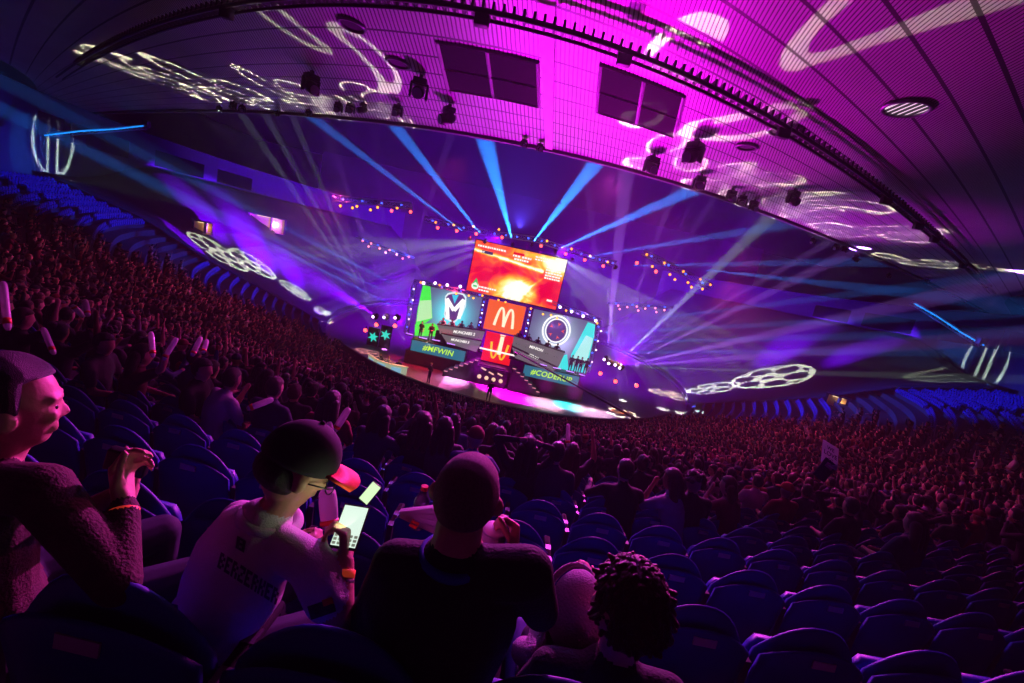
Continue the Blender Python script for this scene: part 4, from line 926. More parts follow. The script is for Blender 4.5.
def person(pk, loc, rz, shirt, hair, hcol, label, group=None, scale=1.0):
    me, J = POSES[pk]; o = bpy.data.objects.new('person', me); COL.objects.link(o); o.location = loc; o.rotation_euler = (0, 0, rz); o.scale = (scale,) * 3
    o.material_slots[1].link = 'OBJECT'; o.material_slots[1].material = SHM[shirt]
    if hair:
        h = bpy.data.objects.new('cap' if hair == 'cap' else 'hair', hair_mesh(pk, hair)); COL.objects.link(h); h.parent = o
        h.material_slots[0].link = 'OBJECT'; h.material_slots[0].material = HRM[hcol] if hair != 'cap' else SHM[hcol]
    return tag(o, label, 'person', group)
# ---------------------------------------------------------------- stadium seats
seatm = mat('blue seat plastic', (.010, .020, .27), .5, spec=.35); platem = mat('seat number plate', (.5, .42, .5), .5); steel = mat('grey seat steel', (.12, .12, .14), .4, .7)
def seat_proto():
    o = empty('stadium_seat', (0, 0, -60))
    def shell(z0, z1, wd, y0, th, top):
        mb = MB(); rg = []
        for t in np.linspace(-1, 1, 13):
            x = t * wd / 2; zt = z1 - top * (abs(t) ** 2.2); y = y0 + .045 * t * t; zm = z0 + .02 * abs(t)
            rg.append([V((x, y - th / 2, zm)), V((x, y + th / 2, zm)), V((x, y + th / 2 - .02, (zm + zt) / 2)), V((x, y + th / 2 - .045, zt - .006)), V((x, y - .045, zt + .006)), V((x, y - th / 2 - .045, zt - .006)), V((x, y - th / 2 - .02, (zm + zt) / 2))])
        return mb.loft(rg, True, 0, True)
    shell(.44, .875, .46, .03, .028, .19).build('backrest', seatm, o)
    bk = shell(.34, .80, .47, -.02, .022, .10).build('back_shell', seatm, o)
    MB().box((0, -.075, .752), (.10, .006, .035), (-.09, 0, 0)).build('number_plate', platem, bk)
    p = MB(); rg = []
    for t in np.linspace(0, 1, 7):
        z = .42 + t * .24; y = .09 + .05 * t - .03 * t * t; w_ = .20 * (1 - .25 * t ** 4); rg.append([V((-w_, y, z)), V((w_, y, z)), V((w_, y + .045, z)), V((-w_, y + .045, z))])
    p.loft(rg, True, 0, True).build('seat_pan', seatm, o)
    for s in (-1, 1):
        MB().box((s * .258, .02, .32), (.025, .05, .64)).box((s * .258, .04, .02), (.05, .22, .03)).box((s * .258, .14, .60), (.03, .05, .08)).build('stanchion', steel, o)
        MB().box((s * .262, .14, .625), (.04, .26, .028), bev=.01).build('armrest', mat('black armrest', (.01, .01, .012), .85, spec=.15), o)
    return o
SEAT = seat_proto(); SEATT = tree(SEAT); seat_n = 0
def hall_pt(phi, d, z): q = bowl_pt(phi, d); q.z = z; return q
ARC = {}
def arc_step(phi, d, s):     # change of phi that moves s metres along a row
    a = bowl_pt(phi, d); b = bowl_pt(phi + .001, d); return s / ((b - a).length / .001)
seat_spots = []     # (distance, phi, row, zone)
for i in range(35, 26, -1):
    k = 35 - i
    if k == 0: continue
    d = ROWD(i); phi = arc_step(0, d, .02 + .26 * (k % 2)); ph = phi
    for s in (1, -1):
        ph = phi if s > 0 else phi - arc_step(phi, d, .525); n = 0
        lim = 4.5 + k * .6
        while abs(bowl_pt(ph, d).x) < lim: seat_spots.append((ph, i, 'near')); ph += s * arc_step(ph, d, .525)
far = []
for sg in (-1, 1):
    for i in list(range(0, 13)) + list(range(18, 26)):
        d = ROWD(i); a0, a1 = (42.5, 60) if i < 13 else (38.5, 60); ph = math.radians(a1); 
        while ph > math.radians(a0):
            if not (i > 13 and 47.4 < math.degrees(ph) < 49.0): far.append((sg * ph, i, 'far'))
            ph -= arc_step(ph, d, .525)
def rowname(k): return ('first', 'second', 'third', 'fourth', 'fifth', 'sixth', 'seventh', 'eighth', 'ninth')[k - 1]
def in_view(q):
    p = hall_pt(q[0], ROWD(q[1]), row_z(q[1], q[0]) + .8) - CAM; dd = p.dot(FW)
    return dd > .3 and -70 < 512 + FPX * p.dot(RR) / dd < 1090 and 341.5 - FPX * p.dot(UU) / dd < 790
seat_spots = [q for q in seat_spots if in_view(q)]; far = [q for q in far if in_view(q)]
budget = 300
far.sort(key=lambda q: (hall_pt(q[0], ROWD(q[1]), 0) - CAM).length)
stuff_seats = []
for q in seat_spots + far:
    ph, i, zn = q; d = ROWD(i); z = row_z(i, ph)
    if budget <= 0: stuff_seats.append(q); continue
    budget -= 1
    o = SEAT if seat_n == 0 else dup(SEAT, kids=SEATT); seat_n += 1
    o.location = hall_pt(ph, d, z); o.rotation_euler = (0, 0, facing(ph))
    if zn == 'near': tag(o, 'blue folding stadium seat in the %s row ahead' % rowname(35 - i), 'seat', 'blue seats in the %s row ahead' % rowname(35 - i))
    else:
        side = 'left' if ph < 0 else 'right'; blk_ = 'lower empty block' if i < 13 else 'upper empty block below the wall'
        tag(o, 'empty blue seat in the %s on the %s' % (blk_, side), 'seat', 'empty blue seats, %s, %s' % (blk_, side))
def mesh_arrays(me):
    me.calc_loop_triangles(); n = len(me.loop_triangles); v = np.empty(len(me.vertices) * 3, np.float32); me.vertices.foreach_get('co', v)
    t = np.empty(n * 3, np.int32); me.loop_triangles.foreach_get('vertices', t); m_ = np.empty(n, np.int32); me.loop_triangles.foreach_get('material_index', m_); return v.reshape(-1, 3), t.reshape(-1, 3), m_
def merged(name, parts, mats):
    "parts: (arrays, location, rz, scale, material offset list)"
    VV, TT, MM = [], [], []; n = 0
    for (v, t, m_), loc, rz, sc, mo in parts:
        c, s = math.cos(rz), math.sin(rz); q = v * sc
        VV.append(np.stack([q[:, 0] * c - q[:, 1] * s + loc[0], q[:, 0] * s + q[:, 1] * c + loc[1], q[:, 2] + loc[2]], 1)); TT.append(t + n); MM.append(np.array(mo, np.int32)[m_]); n += len(v)
    VV = np.concatenate(VV).astype(np.float32); TT = np.concatenate(TT).astype(np.int32); MM = np.concatenate(MM)
    me = bpy.data.meshes.new(name); me.vertices.add(len(VV)); me.vertices.foreach_set('co', VV.ravel()); me.loops.add(len(TT) * 3); me.loops.foreach_set('vertex_index', TT.ravel())
    me.polygons.add(len(TT)); me.polygons.foreach_set('loop_start', np.arange(0, len(TT) * 3, 3, dtype=np.int32)); me.polygons.foreach_set('material_index', MM.astype(np.int32))
    me.polygons.foreach_set('use_smooth', np.ones(len(TT), bool)); me.update(calc_edges=True)
    for m in mats: me.materials.append(m)
    o = bpy.data.objects.new(name, me); COL.objects.link(o); return o
if stuff_seats:
    base = [(mesh_arrays(c.data), 0) for c in SEAT.children if c.name.startswith(('backrest', 'back_shell', 'seat_pan'))]
    P_ = []
    for ph, i, zn in stuff_seats:
        for a, m_ in base: P_.append((a, hall_pt(ph, ROWD(i), row_z(i, ph)), facing(ph), 1, [0]))
    tag(merged('stadium_seats', P_, [seatm]), 'masses of small empty blue seats filling the far side blocks', 'seats', kind='stuff')

# ---------------------------------------------------------------- the crowd
rc = random.Random(11); spots = []
HAND = []    # hip places taken by hand-placed people: (x, y)
def screen(p):
    q = p - CAM; d = q.dot(FW); return (512 + FPX * q.dot(RR) / d, 341.5 - FPX * q.dot(UU) / d, d) if d > .1 else (9e9, 9e9, d)
def head_spot(px, py, h=1.22):
    p, phi, d = surf_px(px, py, h); i = int(round((d - .12) / .85 - .1)); i = max(0, min(35, int(round((d + .08 - .25) / .85)))); return phi, i
def put(px, py, pk, shirt, hair, hcol, label, dyaw=0, h=1.22, dz=0, group=None, scale=1.0, side=0):
    phi, i = head_spot(px, py, h * scale); dd = ROWD(i) - .13; loc = hall_pt(phi, dd, row_z(i, phi) + dz)
    J = POSES[pk][1]; rz = facing(phi) + dyaw; hx = V(J['head']); loc -= V((hx.x * math.cos(rz) - hx.y * math.sin(rz), hx.x * math.sin(rz) + hx.y * math.cos(rz), 0)); HAND.append((loc.x, loc.y))
    return person(pk, loc, rz, shirt, hair, hcol, label, group, scale)
PK = list(POSES); S_LAP, S_RAIL, S_SLUMP, S_UP, S_ONE, S_CLAP, S_CHIN, S_HEAD, T_DOWN, T_FRONT, T_HIPS, T_OUT = PK
NEAR = [
 (218, 374, S_LAP, 'black', 'short', 'black', 'person with short dark hair in profile behind the white hooded spectator', -1.3),
 (246, 388, S_CHIN, 'white', 'short', 'dark brown', 'person with dark hair in a white hooded top, seen from behind', -.5),
 (284, 413, S_LAP, 'dark navy', 'short', 'brown', 'person with pale-rimmed short hair in dark clothes beside a white clapper', -.2),
 (152, 380, S_ONE, 'maroon', 'long', 'dark brown', 'person with long dark hair in maroon raising one arm', -.6),
 (112, 366, S_LAP, 'dark grey', 'short', 'black', 'person in profile with dark hair behind the left cluster of clappers', -1.2),
 (186, 352, S_UP, 'denim blue', 'short', 'black', 'person in a blue top holding up two pink clappers', -.3),
 (262, 372, S_LAP, 'black', 'long', 'black', 'person with long black hair sitting above the white clapper', 0),
 (310, 384, S_SLUMP, 'black', 'bun', 'black', 'person in black with bun hair near the white upright clapper', .2),
 (345, 398, S_LAP, 'dark red', 'long', 'dark brown', 'person in dark red with long hair left of the aisle rail', 0),
 (381, 462, S_RAIL, 'dark navy', 'long', 'black', 'person with long black hair bent over a glowing phone', -.35),
 (427, 432, S_LAP, 'black', 'long', 'brown', 'person with long brown hair glowing pink at the edges, in black', 0),
 (449, 424, S_LAP, 'dark grey', 'long', 'dark brown', 'person with long dark hair right beside the brown-haired one', .2),
 (478, 432, S_RAIL, 'denim blue', 'cap', 'dark red', 'person in a dark red cap and blue denim top', .1),
 (501, 432, S_LAP, 'black', 'short', 'black', 'person in black just right of the red cap wearer', 0),
 (523, 456, S_HEAD, 'black', 'long', 'black', 'person in black with both hands clasped behind the head', 0),
 (550, 460, S_LAP, 'dark grey', 'short', 'black', 'person in dark grey between the clasped-hands one and the broad dark one', -.1),
 (571, 446, S_ONE, 'black', 'long', 'dark brown', 'person with long dark hair and one arm up near the pink clapper', 0),
 (613, 478, S_RAIL, 'black', 'short', 'dark brown', 'broad person in black with short brown hair leaning forward', .05),
 (657, 487, S_CHIN, 'light grey', 'long', 'brown', 'person with long reddish brown hair in a light grey top, leaning left', .5),
 (678, 493, S_LAP, 'black', 'curly', 'dark brown', 'person with curly dark hair in black beside the light grey top', .1),
 (722, 468, S_RAIL, 'white', 'short', 'black', 'person in a white shirt with a dark strap, turned to the left', .9),
 (741, 482, S_CHIN, 'maroon', 'long', 'brown', 'person in maroon with long brown hair propping the chin', .5),
 (757, 478, S_LAP, 'white', 'short', 'black', 'person in a white shirt seen squarely from behind', 0),
 (812, 488, S_SLUMP, 'dark navy', 'short', 'black', 'person in dark navy slumped in a seat at the right', .1),
 (786, 486, S_LAP, 'dark red', 'cap', 'orange', 'person in dark red with an orange cap', .1),
 (640, 458, S_LAP, 'black', 'bun', 'dark brown', 'person in black with bun hair above the broad dark one', .1),
 (700, 462, S_LAP, 'dark grey', 'short', 'black', 'person in dark grey above the curly-haired one', .1),
 (866, 505, S_ONE, 'black', 'short', 'black', 'person in black raising one arm at the far right', .2),
 (905, 520, S_LAP, 'dark navy', 'long', 'brown', 'person in dark navy with long brown hair at the far right', .2),
]
for px_, py_, pk, sh, hr, hc, lb, dy in NEAR: put(px_, py_, pk, sh, hr, hc, lb, dy)
# two people standing in the crowd
for px_, py_, pk, sh, lb in ((367, 364, T_DOWN, 'dark navy', 'person in dark clothes standing on the stairs in front of the commentators'), (655, 430, T_OUT, 'black', 'person in black standing with elbows out among the right-hand crowd'), ):
    put(px_, py_, pk, sh, 'short', 'black', lb, .2, h=1.62)
rows = [(i, phi_) for i in range(0, 31) for phi_ in (0,)]
cand = []
for i in range(0, 34):
    d = ROWD(i); lim = 42 if i < 13 else (46 if i < 16 else 37.8); lim = math.radians(lim)
    ph = -lim + rc.random() * .01
    while ph < lim:
        stp = arc_step(ph, d, .54); a = math.degrees(ph)
        ais = abs(((a + 4.5) % 9) - 4.5) < math.degrees(arc_step(ph, d, .5)) and abs(a) > 3
        if not ais and rc.random() < (.93 if i < 26 else .8):
            p = hall_pt(ph, d - .13, row_z(i, ph)); h = screen(p + V((0, 0, 1.2)))
            ok = -25 < h[0] < 1050 and h[1] < 720 and h[2] > 1
            if i >= 32: ok = False
            if i == 31 and (p.x > -.9 or rc.random() < .4): ok = False
            if i >= 30 and p.x > -1.2: ok = False
            if i == 29 and p.x > .8: ok = False
            if i in (27, 28) and p.x > 1.5 and h[0] < 830: ok = False
            if i >= 28 and -3.5 < p.x <= -1.2 and rc.random() < .5: ok = False
            if i < 3 and -38 < a < -10: ok = False
            if i < 1 and abs(a) < 12: ok = False
            if ok and all((p.x - x) ** 2 + (p.y - y) ** 2 > .26 for x, y in HAND): cand.append((h[2], ph, i, p, h))
        ph += stp * rc.uniform(.96, 1.12)
cand.sort(key=lambda c: c[0])
NI = 262
pose_w = [S_LAP] * 9 + [S_RAIL] * 3 + [S_SLUMP] * 4 + [S_UP] * 2 + [S_ONE] * 3 + [S_CLAP] * 4 + [S_CHIN] * 2 + [S_HEAD]
shirt_w = ['black'] * 8 + ['dark navy'] * 3 + ['dark grey'] * 4 + ['dark red', 'maroon', 'denim blue', 'dark green', 'light grey', 'white']
hair_w = ['short'] * 7 + ['long'] * 4 + ['pony', 'bun', 'curly', 'cap']
seen = {}
for h2, ph, i, p, h in cand[:NI]:
    pk = rc.choice(pose_w); sh = rc.choice(shirt_w); hr = rc.choice(hair_w); hc = rc.choice(['black', 'black', 'dark brown', 'brown']) if hr != 'cap' else rc.choice(['black', 'dark navy', 'dark red'])
    zone = 'far left' if h[0] < 150 else 'left' if h[0] < 380 else 'middle' if h[0] < 640 else 'right' if h[0] < 860 else 'far right'
    lb = '%s person in %s, %s, %s row ahead in the %s crowd' % (HEADWORD[hr], sh, ARMWORD[pk[1]], ('fifth', 'fifth', 'sixth', 'seventh', 'eighth', 'ninth', 'tenth', 'eleventh', 'twelfth', 'thirteenth', 'fourteenth', 'fifteenth', 'sixteenth', 'seventeenth', 'eighteenth')[min(14, max(0, 35 - i - 4))], zone)
    if lb in seen:
        for alt in (s for s in SHIRTS if s[0] != sh):
            l2 = lb.replace(' in %s,' % sh, ' in %s,' % alt[0])
            if l2 not in seen: lb = l2; sh = alt[0]; break
    seen[lb] = 1
    person(pk, p, facing(ph) + rc.uniform(-.35, .35), sh, hr, hc, lb, 'seated spectators in the %s crowd' % zone, rc.uniform(.93, 1.05))
# everyone farther away: one mass
stuff_shirt = varied('far crowd clothes', [(0, (.008, .008, .012)), (.5, (.02, .02, .03)), (.68, (.01, .012, .04)), (.78, (.12, .012, .02)), (.86, (.2, .2, .22)), (.92, (.04, .01, .05)), (.965, (.5, .45, .45))], .85)
stuff_hair = varied('far crowd hair', [(0, (.01, .008, .007)), (.5, (.03, .015, .01)), (.8, (.10, .05, .02)), (.93, (.3, .2, .1))], .6)
lowv = []
for j, pk in enumerate((S_LAP, S_RAIL, S_SLUMP, S_UP, S_ONE, S_CLAP)):
    J = POSES[pk][1]; me = remeshed(body_mb(J, j % 2), [skinm, stuff_shirt, pantm, shoem], .034, 1, .16, 'low'); A_ = mesh_arrays(me)
    for hk in ('short', 'long', 'bun'):
        hb_ = MB()
        M = head_matrix(J['head'], J['yaw'], J['pitch'])
        hb_.ball((0, -.014, .016), (.088, .104, .115), 9, 6, 0, M, fn=lambda p: V((p.x, p.y if p.y < 0 or p.z > .04 else .01, p.z if p.y < 0 else max(p.z, .0))))
        if hk == 'long': hb_.cap((0, -.08, 0), (0, -.09, -.25), .08, .05, 7, 0, M)
        if hk == 'bun': hb_.ball((0, -.1, .08), .045, 6, 5, 0, M)
        lowv.append((A_, mesh_arrays(hb_.mesh('lowhair', stuff_hair))))
P_ = []
for h2, ph, i, p, h in cand[NI:]:
    A_, H_ = rc.choice(lowv + lowv[:6]); rz = facing(ph) + rc.uniform(-.4, .4); sc = rc.uniform(.93, 1.06)
    P_.append((A_, p, rz, sc, [0, 1, 2, 3])); P_.append((H_, p, rz, sc, [4, 4]))
print('crowd', len(cand), 'tris', sum(len(x[0][1]) for x in P_))
tag(merged('crowd', P_, [skinm, stuff_shirt, pantm, shoem, stuff_hair]), 'dense mass of small seated spectators filling the far rows of the stands', 'crowd', kind='stuff')
# ---------------------------------------------------------------- the people nearest to us
def W(px, py, D): return atD(px, py, D)
skA = grain('skin light', (.60, .34, .25), .5, .12, 9, .08, spec=.35); skB = grain('skin tan', (.50, .27, .18), .5, .12, 9, .08, spec=.35)
def figure(name, J, mats, loc, label, voxel=.008, sleeve=1, bulk=1.0, hands=(), neck_r=.055, extra=None, scale_head=1.0):
    "J in world coordinates; the object origin sits on the tread under the hips"
    T_ = Matrix.Translation(-V(loc)); K = {}
    for k, v in J.items():
        if k in ('yaw', 'pitch', 'roll', 'torso_yaw', 'foot', 'hscale'): K[k] = v
        elif isinstance(v, (list, tuple)) and not isinstance(v, Vector): K[k] = [V(a) - V(loc) for a in v]
        else: K[k] = V(v) - V(loc)
    mb = body_mb(K, sleeve, True, True, bulk, neck_r)
    for kw in hands:
        kw = dict(kw); kw['wrist'] = V(kw['wrist']) - V(loc); hand(mb, **kw)
    if extra: extra(mb, V(loc))
    me = remeshed(mb, mats, voxel, 3, 1.0, name); o = bpy.data.objects.new(name, me); COL.objects.link(o); o.location = loc; tag(o, label, 'person'); return o, K
def wrapband(par, a, b, r, m, name='wristband'):
    a = V(a) - par.location; b = V(b) - par.location; d = (b - a).normalized(); MB().tube([a - d * .010, a - d * .009, a + d * .009, a + d * .010], [r * .96, r, r, r * .96], 20).build(name, m, par)
def phone(c, n, up, wd, hh, label, screen_col, es, cat='phone', name='smartphone', extra=None):
    n = V(n).normalized(); up = V(up); up = (up - n * up.dot(n)).normalized(); x = up.cross(n)
    o = empty(name, c, label=label, cat=cat); M = Matrix((x, n, up)).transposed().to_4x4()   # local y = screen normal
    MB().box((0, -.004, 0), (wd, .008, hh), mx=M, bev=.003).build('case', mat('phone case', (.02, .02, .025), .3), o)
    MB().box((0, .0008, 0), (wd * .9, .001, hh * .9), mx=M).build('screen', emi('phone screen ' + label[:8], screen_col, es), o)
    if extra: extra(o, M, wd, hh)
    return o
band = mat('self-lit orange paper band', (.95, .18, .04), .5, emit=(.35, .03, .01), es=.5)  # the paper is given a glow of its own, as if brightly lit
TRE = {k: row_z(35 - k, 0) for k in range(0, 6)}
# --- broad man with shaved head, straight ahead
HS = (1.0, 1.0, .84); hc = W(467, 494, 1.10); base = V((hc.x, .98, TRE[1])); base.y = hc.y + .02
nk = hc + V((0, -.02, -.150)); ch = nk + V((0, .0, -.20)); pe = V((hc.x + .01, hc.y + .03, TRE[1] + .52))
shR = W(527, 573, 1.08); shL = W(397, 566, 1.12)
wr = W(512, 560, 1.22); el = W(540, 610, 1.15)
J = dict(pelvis=pe, chest=ch, neck=nk, head=hc, yaw=-.08, pitch=-.06, hscale=HS, sh=[shL, shR], el=[shL + V((-.07, .02, -.27)), el], wr=[V((hc.x - .10, hc.y + .30, TRE[1] + .68)), wr],
         hip=[pe + V((-.1, .02, -.02)), pe + V((.1, .02, -.02))], kn=[pe + V((-.16, .42, .02)), pe + V((.16, .42, .02))], an=[pe + V((-.16, .42, -.42)), pe + V((.16, .42, -.42))])
man, K = figure('person', J, [skA, SHM['black'], pantm, shoem], base, 'broad man with shaved head and black sweater, seen from behind, holding a pale cup', bulk=1.08, neck_r=.062, sleeve=1,
    hands=[dict(wrist=wr, direc=W(514, 541, 1.24) - wr, palm_n=V((-.8, .1, .2)), side=1, fingers=(.85, .9, .9, .8), thumb=.6, k=1.0), dict(wrist=J['wr'][0], direc=V((.3, .9, -.2)), palm_n=V((0, 0, -1)), side=1, fingers=(.5,) * 4)])
bz = mat('cropped hair', (.10, .06, .05), .7); _nt2 = bz.node_tree
buzz = grain('cropped grey hair', (.42, .28, .27), .75, .5, 180, .8)
MB().ball((0, -.008, .010), (.0815, .1025, .118), 28, 20, 0, head_matrix(hc - V(base), -.08, -.06) @ Matrix.Diagonal((*HS, 1)), fn=lambda p: V((p.x, p.y if p.y < 0 or p.z > .06 else p.y * .3, max(p.z, -.072) if p.y < -.0 else (p.z if p.z > .06 else max(p.z, .02))))).build('hair', buzz, man)
cr_ = MB().tube([nk - base + V((.076 * math.cos(a), .070 * math.sin(a) - .004, -.012 + .006 * math.sin(a))) for a in np.linspace(0, 2 * PI, 30)[:-1]], .013, 8, closed=True); cr_.build('collar', mat('blue collar', (.02, .06, .45), .7), man)
wrapband(man, wr + (J['el'][1] - wr).normalized() * .02, wr, .031, band)
cpc = W(492, 545, 1.235); cup = empty('drinking_cup', cpc, label='pale plastic cup held up beside the shaved head', cat='cup')
MB().tube([(0, 0, -.045), (0, 0, .045)], [.026, .035], 20).build('cup_body', mat('pale cup', (.7, .62, .72), .35), cup); MB().tube([(0, 0, .045), (0, 0, .052), (0, 0, .056)], [.037, .037, .030], 20).build('lid', mat('cup lid', (.8, .75, .8), .3), cup)

# --- young man in black cap and white jersey bent over a handheld console
hc = W(298, 466, 1.27); k1 = TRE[1]; yawh = -.88
fwd = V((math.sin(-yawh), math.cos(yawh), 0)); rgt = V((fwd.y, -fwd.x, 0))
tyaw = -.75; tf = V((math.sin(-tyaw), math.cos(tyaw), 0)); trg = V((tf.y, -tf.x, 0))
nk = hc - fwd * .055 + V((0, 0, -.14)); ch = nk - tf * .06 + V((-.02, 0, -.20)); pe = V((ch.x - tf.x * .05, ch.y - tf.y * .05, k1 + .52)); base = V((pe.x, pe.y, k1))
shR = W(312, 565, 1.17); shL = W(240, 520, 1.36)
wrR = W(345, 566, 1.20); elR = W(336, 622, 1.13); wrL = W(303, 548, 1.34); elL = shL + V((.02, .12, -.25))
J = dict(pelvis=pe, chest=ch, neck=nk, head=hc, yaw=yawh, pitch=-.42, torso_yaw=tyaw, sh=[shL, shR], el=[elL, elR], wr=[wrL, wrR], foot=tf,
         hip=[pe - trg * .1, pe + trg * .1], kn=[pe - trg * .14 + tf * .42, pe + trg * .14 + tf * .42], an=[pe - trg * .14 + tf * .42 - V((0, 0, .42)), pe + trg * .14 + tf * .42 - V((0, 0, .42))])
jers = grain('white jersey cloth', (.62, .58, .64), .75, .08, 30, .3)
pc = W(350, 526, 1.24)
capm, K = figure('person', J, [skB, jers, pantm, shoem], base, 'young man in black cap with orange brim and white jersey, looking at a handheld console', sleeve=0, neck_r=.050, voxel=.007, bulk=.95,
    hands=[dict(wrist=wrR, direc=W(347, 541, 1.22) - wrR, palm_n=(pc - wrR) + V((-.1, .0, .0)), side=-1, fingers=(.75, .85, .9, .8), thumb=.75), dict(wrist=wrL, direc=W(328, 538, 1.29) - wrL, palm_n=V((.4, -.3, .5)), side=1, fingers=(.7, .8, .8, .8), thumb=.7)])
HM = head_matrix(hc - base, yawh, -.42); cpm = mat('black cap cloth', (.012, .012, .016), .85); brm = grain('orange red brim', (.85, .07, .02), .6, .1, 20)
cap_o = MB().ball((0, -.006, .028), (.092, .113, .110), 30, 20, 0, HM, fn=lambda p: V((p.x, p.y, max(p.z, -.012)))).ball((0, -.006, .139), .008, 8, 6, 0, HM).build('cap', cpm, capm)
rg = []
for t in np.linspace(-1, 1, 15):
    a = t * 1.15; dz = -.016 * t * t; rg.append([V((math.sin(a) * .086, .085 * math.cos(a) + .015, .030)), V((math.sin(a) * .090, .118 + .075 * math.cos(a), .022 + dz)), V((math.sin(a) * .089, .114 + .075 * math.cos(a), .015 + dz)), V((math.sin(a) * .086, .082 * math.cos(a) + .015, .022))])
MB().loft(rg, True, 0, True, mx=HM).build('brim', brm, cap_o)
MB().ball((0, -.022, -.020), (.083, .092, .062), 22, 12, 0, HM, fn=lambda p: V((p.x, min(p.y, .012), p.z))).build('hair', HRM['black'], capm)
gl = MB()
for s in (-1, 1):
    gl.tube([(s * .036 + .027 * math.cos(a), .104, -.018 + .022 * math.sin(a)) for a in np.linspace(0, 2 * PI, 20)[:-1]], .0022, 6, closed=True, mx=HM); gl.tube([(s * .062, .102, -.012), (s * .082, .07, -.008), (s * .084, .0, -.006)], .0024, 6, mx=HM)
gl.tube([(-.01, .104, -.014), (0, .108, -.011), (.01, .104, -.014)], .002, 6, mx=HM); gl.build('glasses', mat('dark glasses frame', (.02, .02, .02), .3), capm)
# jersey details: hood-like collar, lettering on the back, dark sleeve badge
cl_ = MB().tube([nk - base + trg * (.078 * math.cos(a)) + tf * (.074 * math.sin(a)) + V((0, 0, -.018 - .012 * math.sin(a))) for a in np.linspace(0, 2 * PI, 30)[:-1]], .016, 8, closed=True); cl_.build('collar', jers, capm)
def on_surface(o, p, d):   # snap a point to the figure's skin along d
    me = o.data; bt = BVHTree.FromPolygons([v.co for v in me.vertices], [list(f.vertices) for f in me.polygons]); r_ = bt.ray_cast(V(p) - V(o.location), V(d).normalized()); return r_
BT = BVHTree.FromPolygons([v.co for v in capm.data.vertices], [list(f.vertices) for f in capm.data.polygons])
def skin_patch(px0, py0, ux, uy, vx, vy, nu, nv, lift=.003):
    "a small cloth patch laid on the figure, spanned from a measured point by two measured directions"
    vs = []; fs = []
    for i in range(nu + 1):
        for j in range(nv + 1):
            x = px0 + ux * i / nu + vx * j / nv; y = py0 + uy * i / nu + vy * j / nv; d = ray(x, y).normalized(); h = BT.ray_cast(CAM - capm.location, d)
            vs.append((h[0] + h[1] * lift) if h[0] is not None else None)
    for i in range(nu):
        for j in range(nv):
            q = (i * (nv + 1) + j, (i + 1) * (nv + 1) + j, (i + 1) * (nv + 1) + j + 1, i * (nv + 1) + j + 1)
            if all(vs[k] is not None for k in q): fs.append(q)
    ok = [v if v is not None else V((0, 0, 0)) for v in vs]; return ok, fs
def letters(rows_, name, m):
    mb = MB()
    FONT = {'B': '110101110101110', 'E': '111100110100111', 'R': '110101110101101', 'Z': '111001010100111', 'K': '101101110101101', 'A': '010101111101101', 'I': '111010010010111', 'M': '101111101101101', '8': '111101111101111', 'N': '101111111111101'}
    for (txt, x0, y0, ux, uy, vx, vy) in rows_:
        n = len(txt)
        for i, c_ in enumerate(txt):
            g = FONT[c_]
            for r in range(5):
                for q in range(3):
                    if g[r * 3 + q] == '1':
                        a = (i + q * .28) / n; b_ = r / 5; w_ = .30 / n; vs, fs = skin_patch(x0 + ux * a + vx * b_, y0 + uy * a + vy * b_, ux * w_, uy * w_, vx * .21, vy * .21, 1, 1)
                        if fs: mb._add(vs, fs)
    if mb.f: mb.build(name, m, capm)
ink = mat('dark print', (.05, .02, .08), .7)
letters([('8', 238, 536, 10, 6, -2, 12), ('BERZERKER', 222, 552, 58, 38, -4, 15)], 'back_lettering', ink)
vs, fs = skin_patch(308, 606, 24, -8, 4, 13, 5, 4); b_ = MB(); b_._add(vs, fs) if fs else None
if fs: b_.build('sleeve_badge', mat('black badge', (.015, .012, .02), .7), capm)
vs, fs = skin_patch(322, 600, 9, -3, 2, 6, 3, 3, .005); b_ = MB(); b_._add(vs, fs) if fs else None
if fs: b_.build('sleeve_emblem', mat('orange emblem', (.6, .12, .02), .7), capm)
wrapband(capm, wrR - (wrR - elR).normalized() * .02, wrR, .030, band); wrapband(capm, wrR - (wrR - elR).normalized() * .045, wrR, .031, blk, 'bracelet')
def keys(o, M, wd, hh):
    k_ = MB()
    for r in range(3):
        for c_ in range(5): k_.box((-wd * .36 + c_ * wd * .18, .002, -hh * .40 + r * hh * .085), (wd * .12, .003, hh * .055), mx=M)
    k_.build('key', mat('pale key', (.6, .6, .55), .5, emit=(.35, .4, .3), es=.4), o, kind='stuff')
ph_up = W(357, 512, 1.30) - W(341, 545, 1.19); ph_n = (CAM - pc).normalized() + V((-.25, .15, .35))
phone(pc, ph_n, ph_up, .075, .125, 'small handheld console with glowing pale screen held by the capped man', (.80, 1.0, .86), .95, 'handheld console', 'handheld_console', keys)
l = bpy.data.lights.new('console_glow', 'AREA'); l.energy = .16; l.size = .05; l.color = (.8, 1, .55); lo = bpy.data.objects.new('console_glow', l); COL.objects.link(lo); aim(lo, pc + V(ph_n).normalized() * .02, hc + fwd * .05)

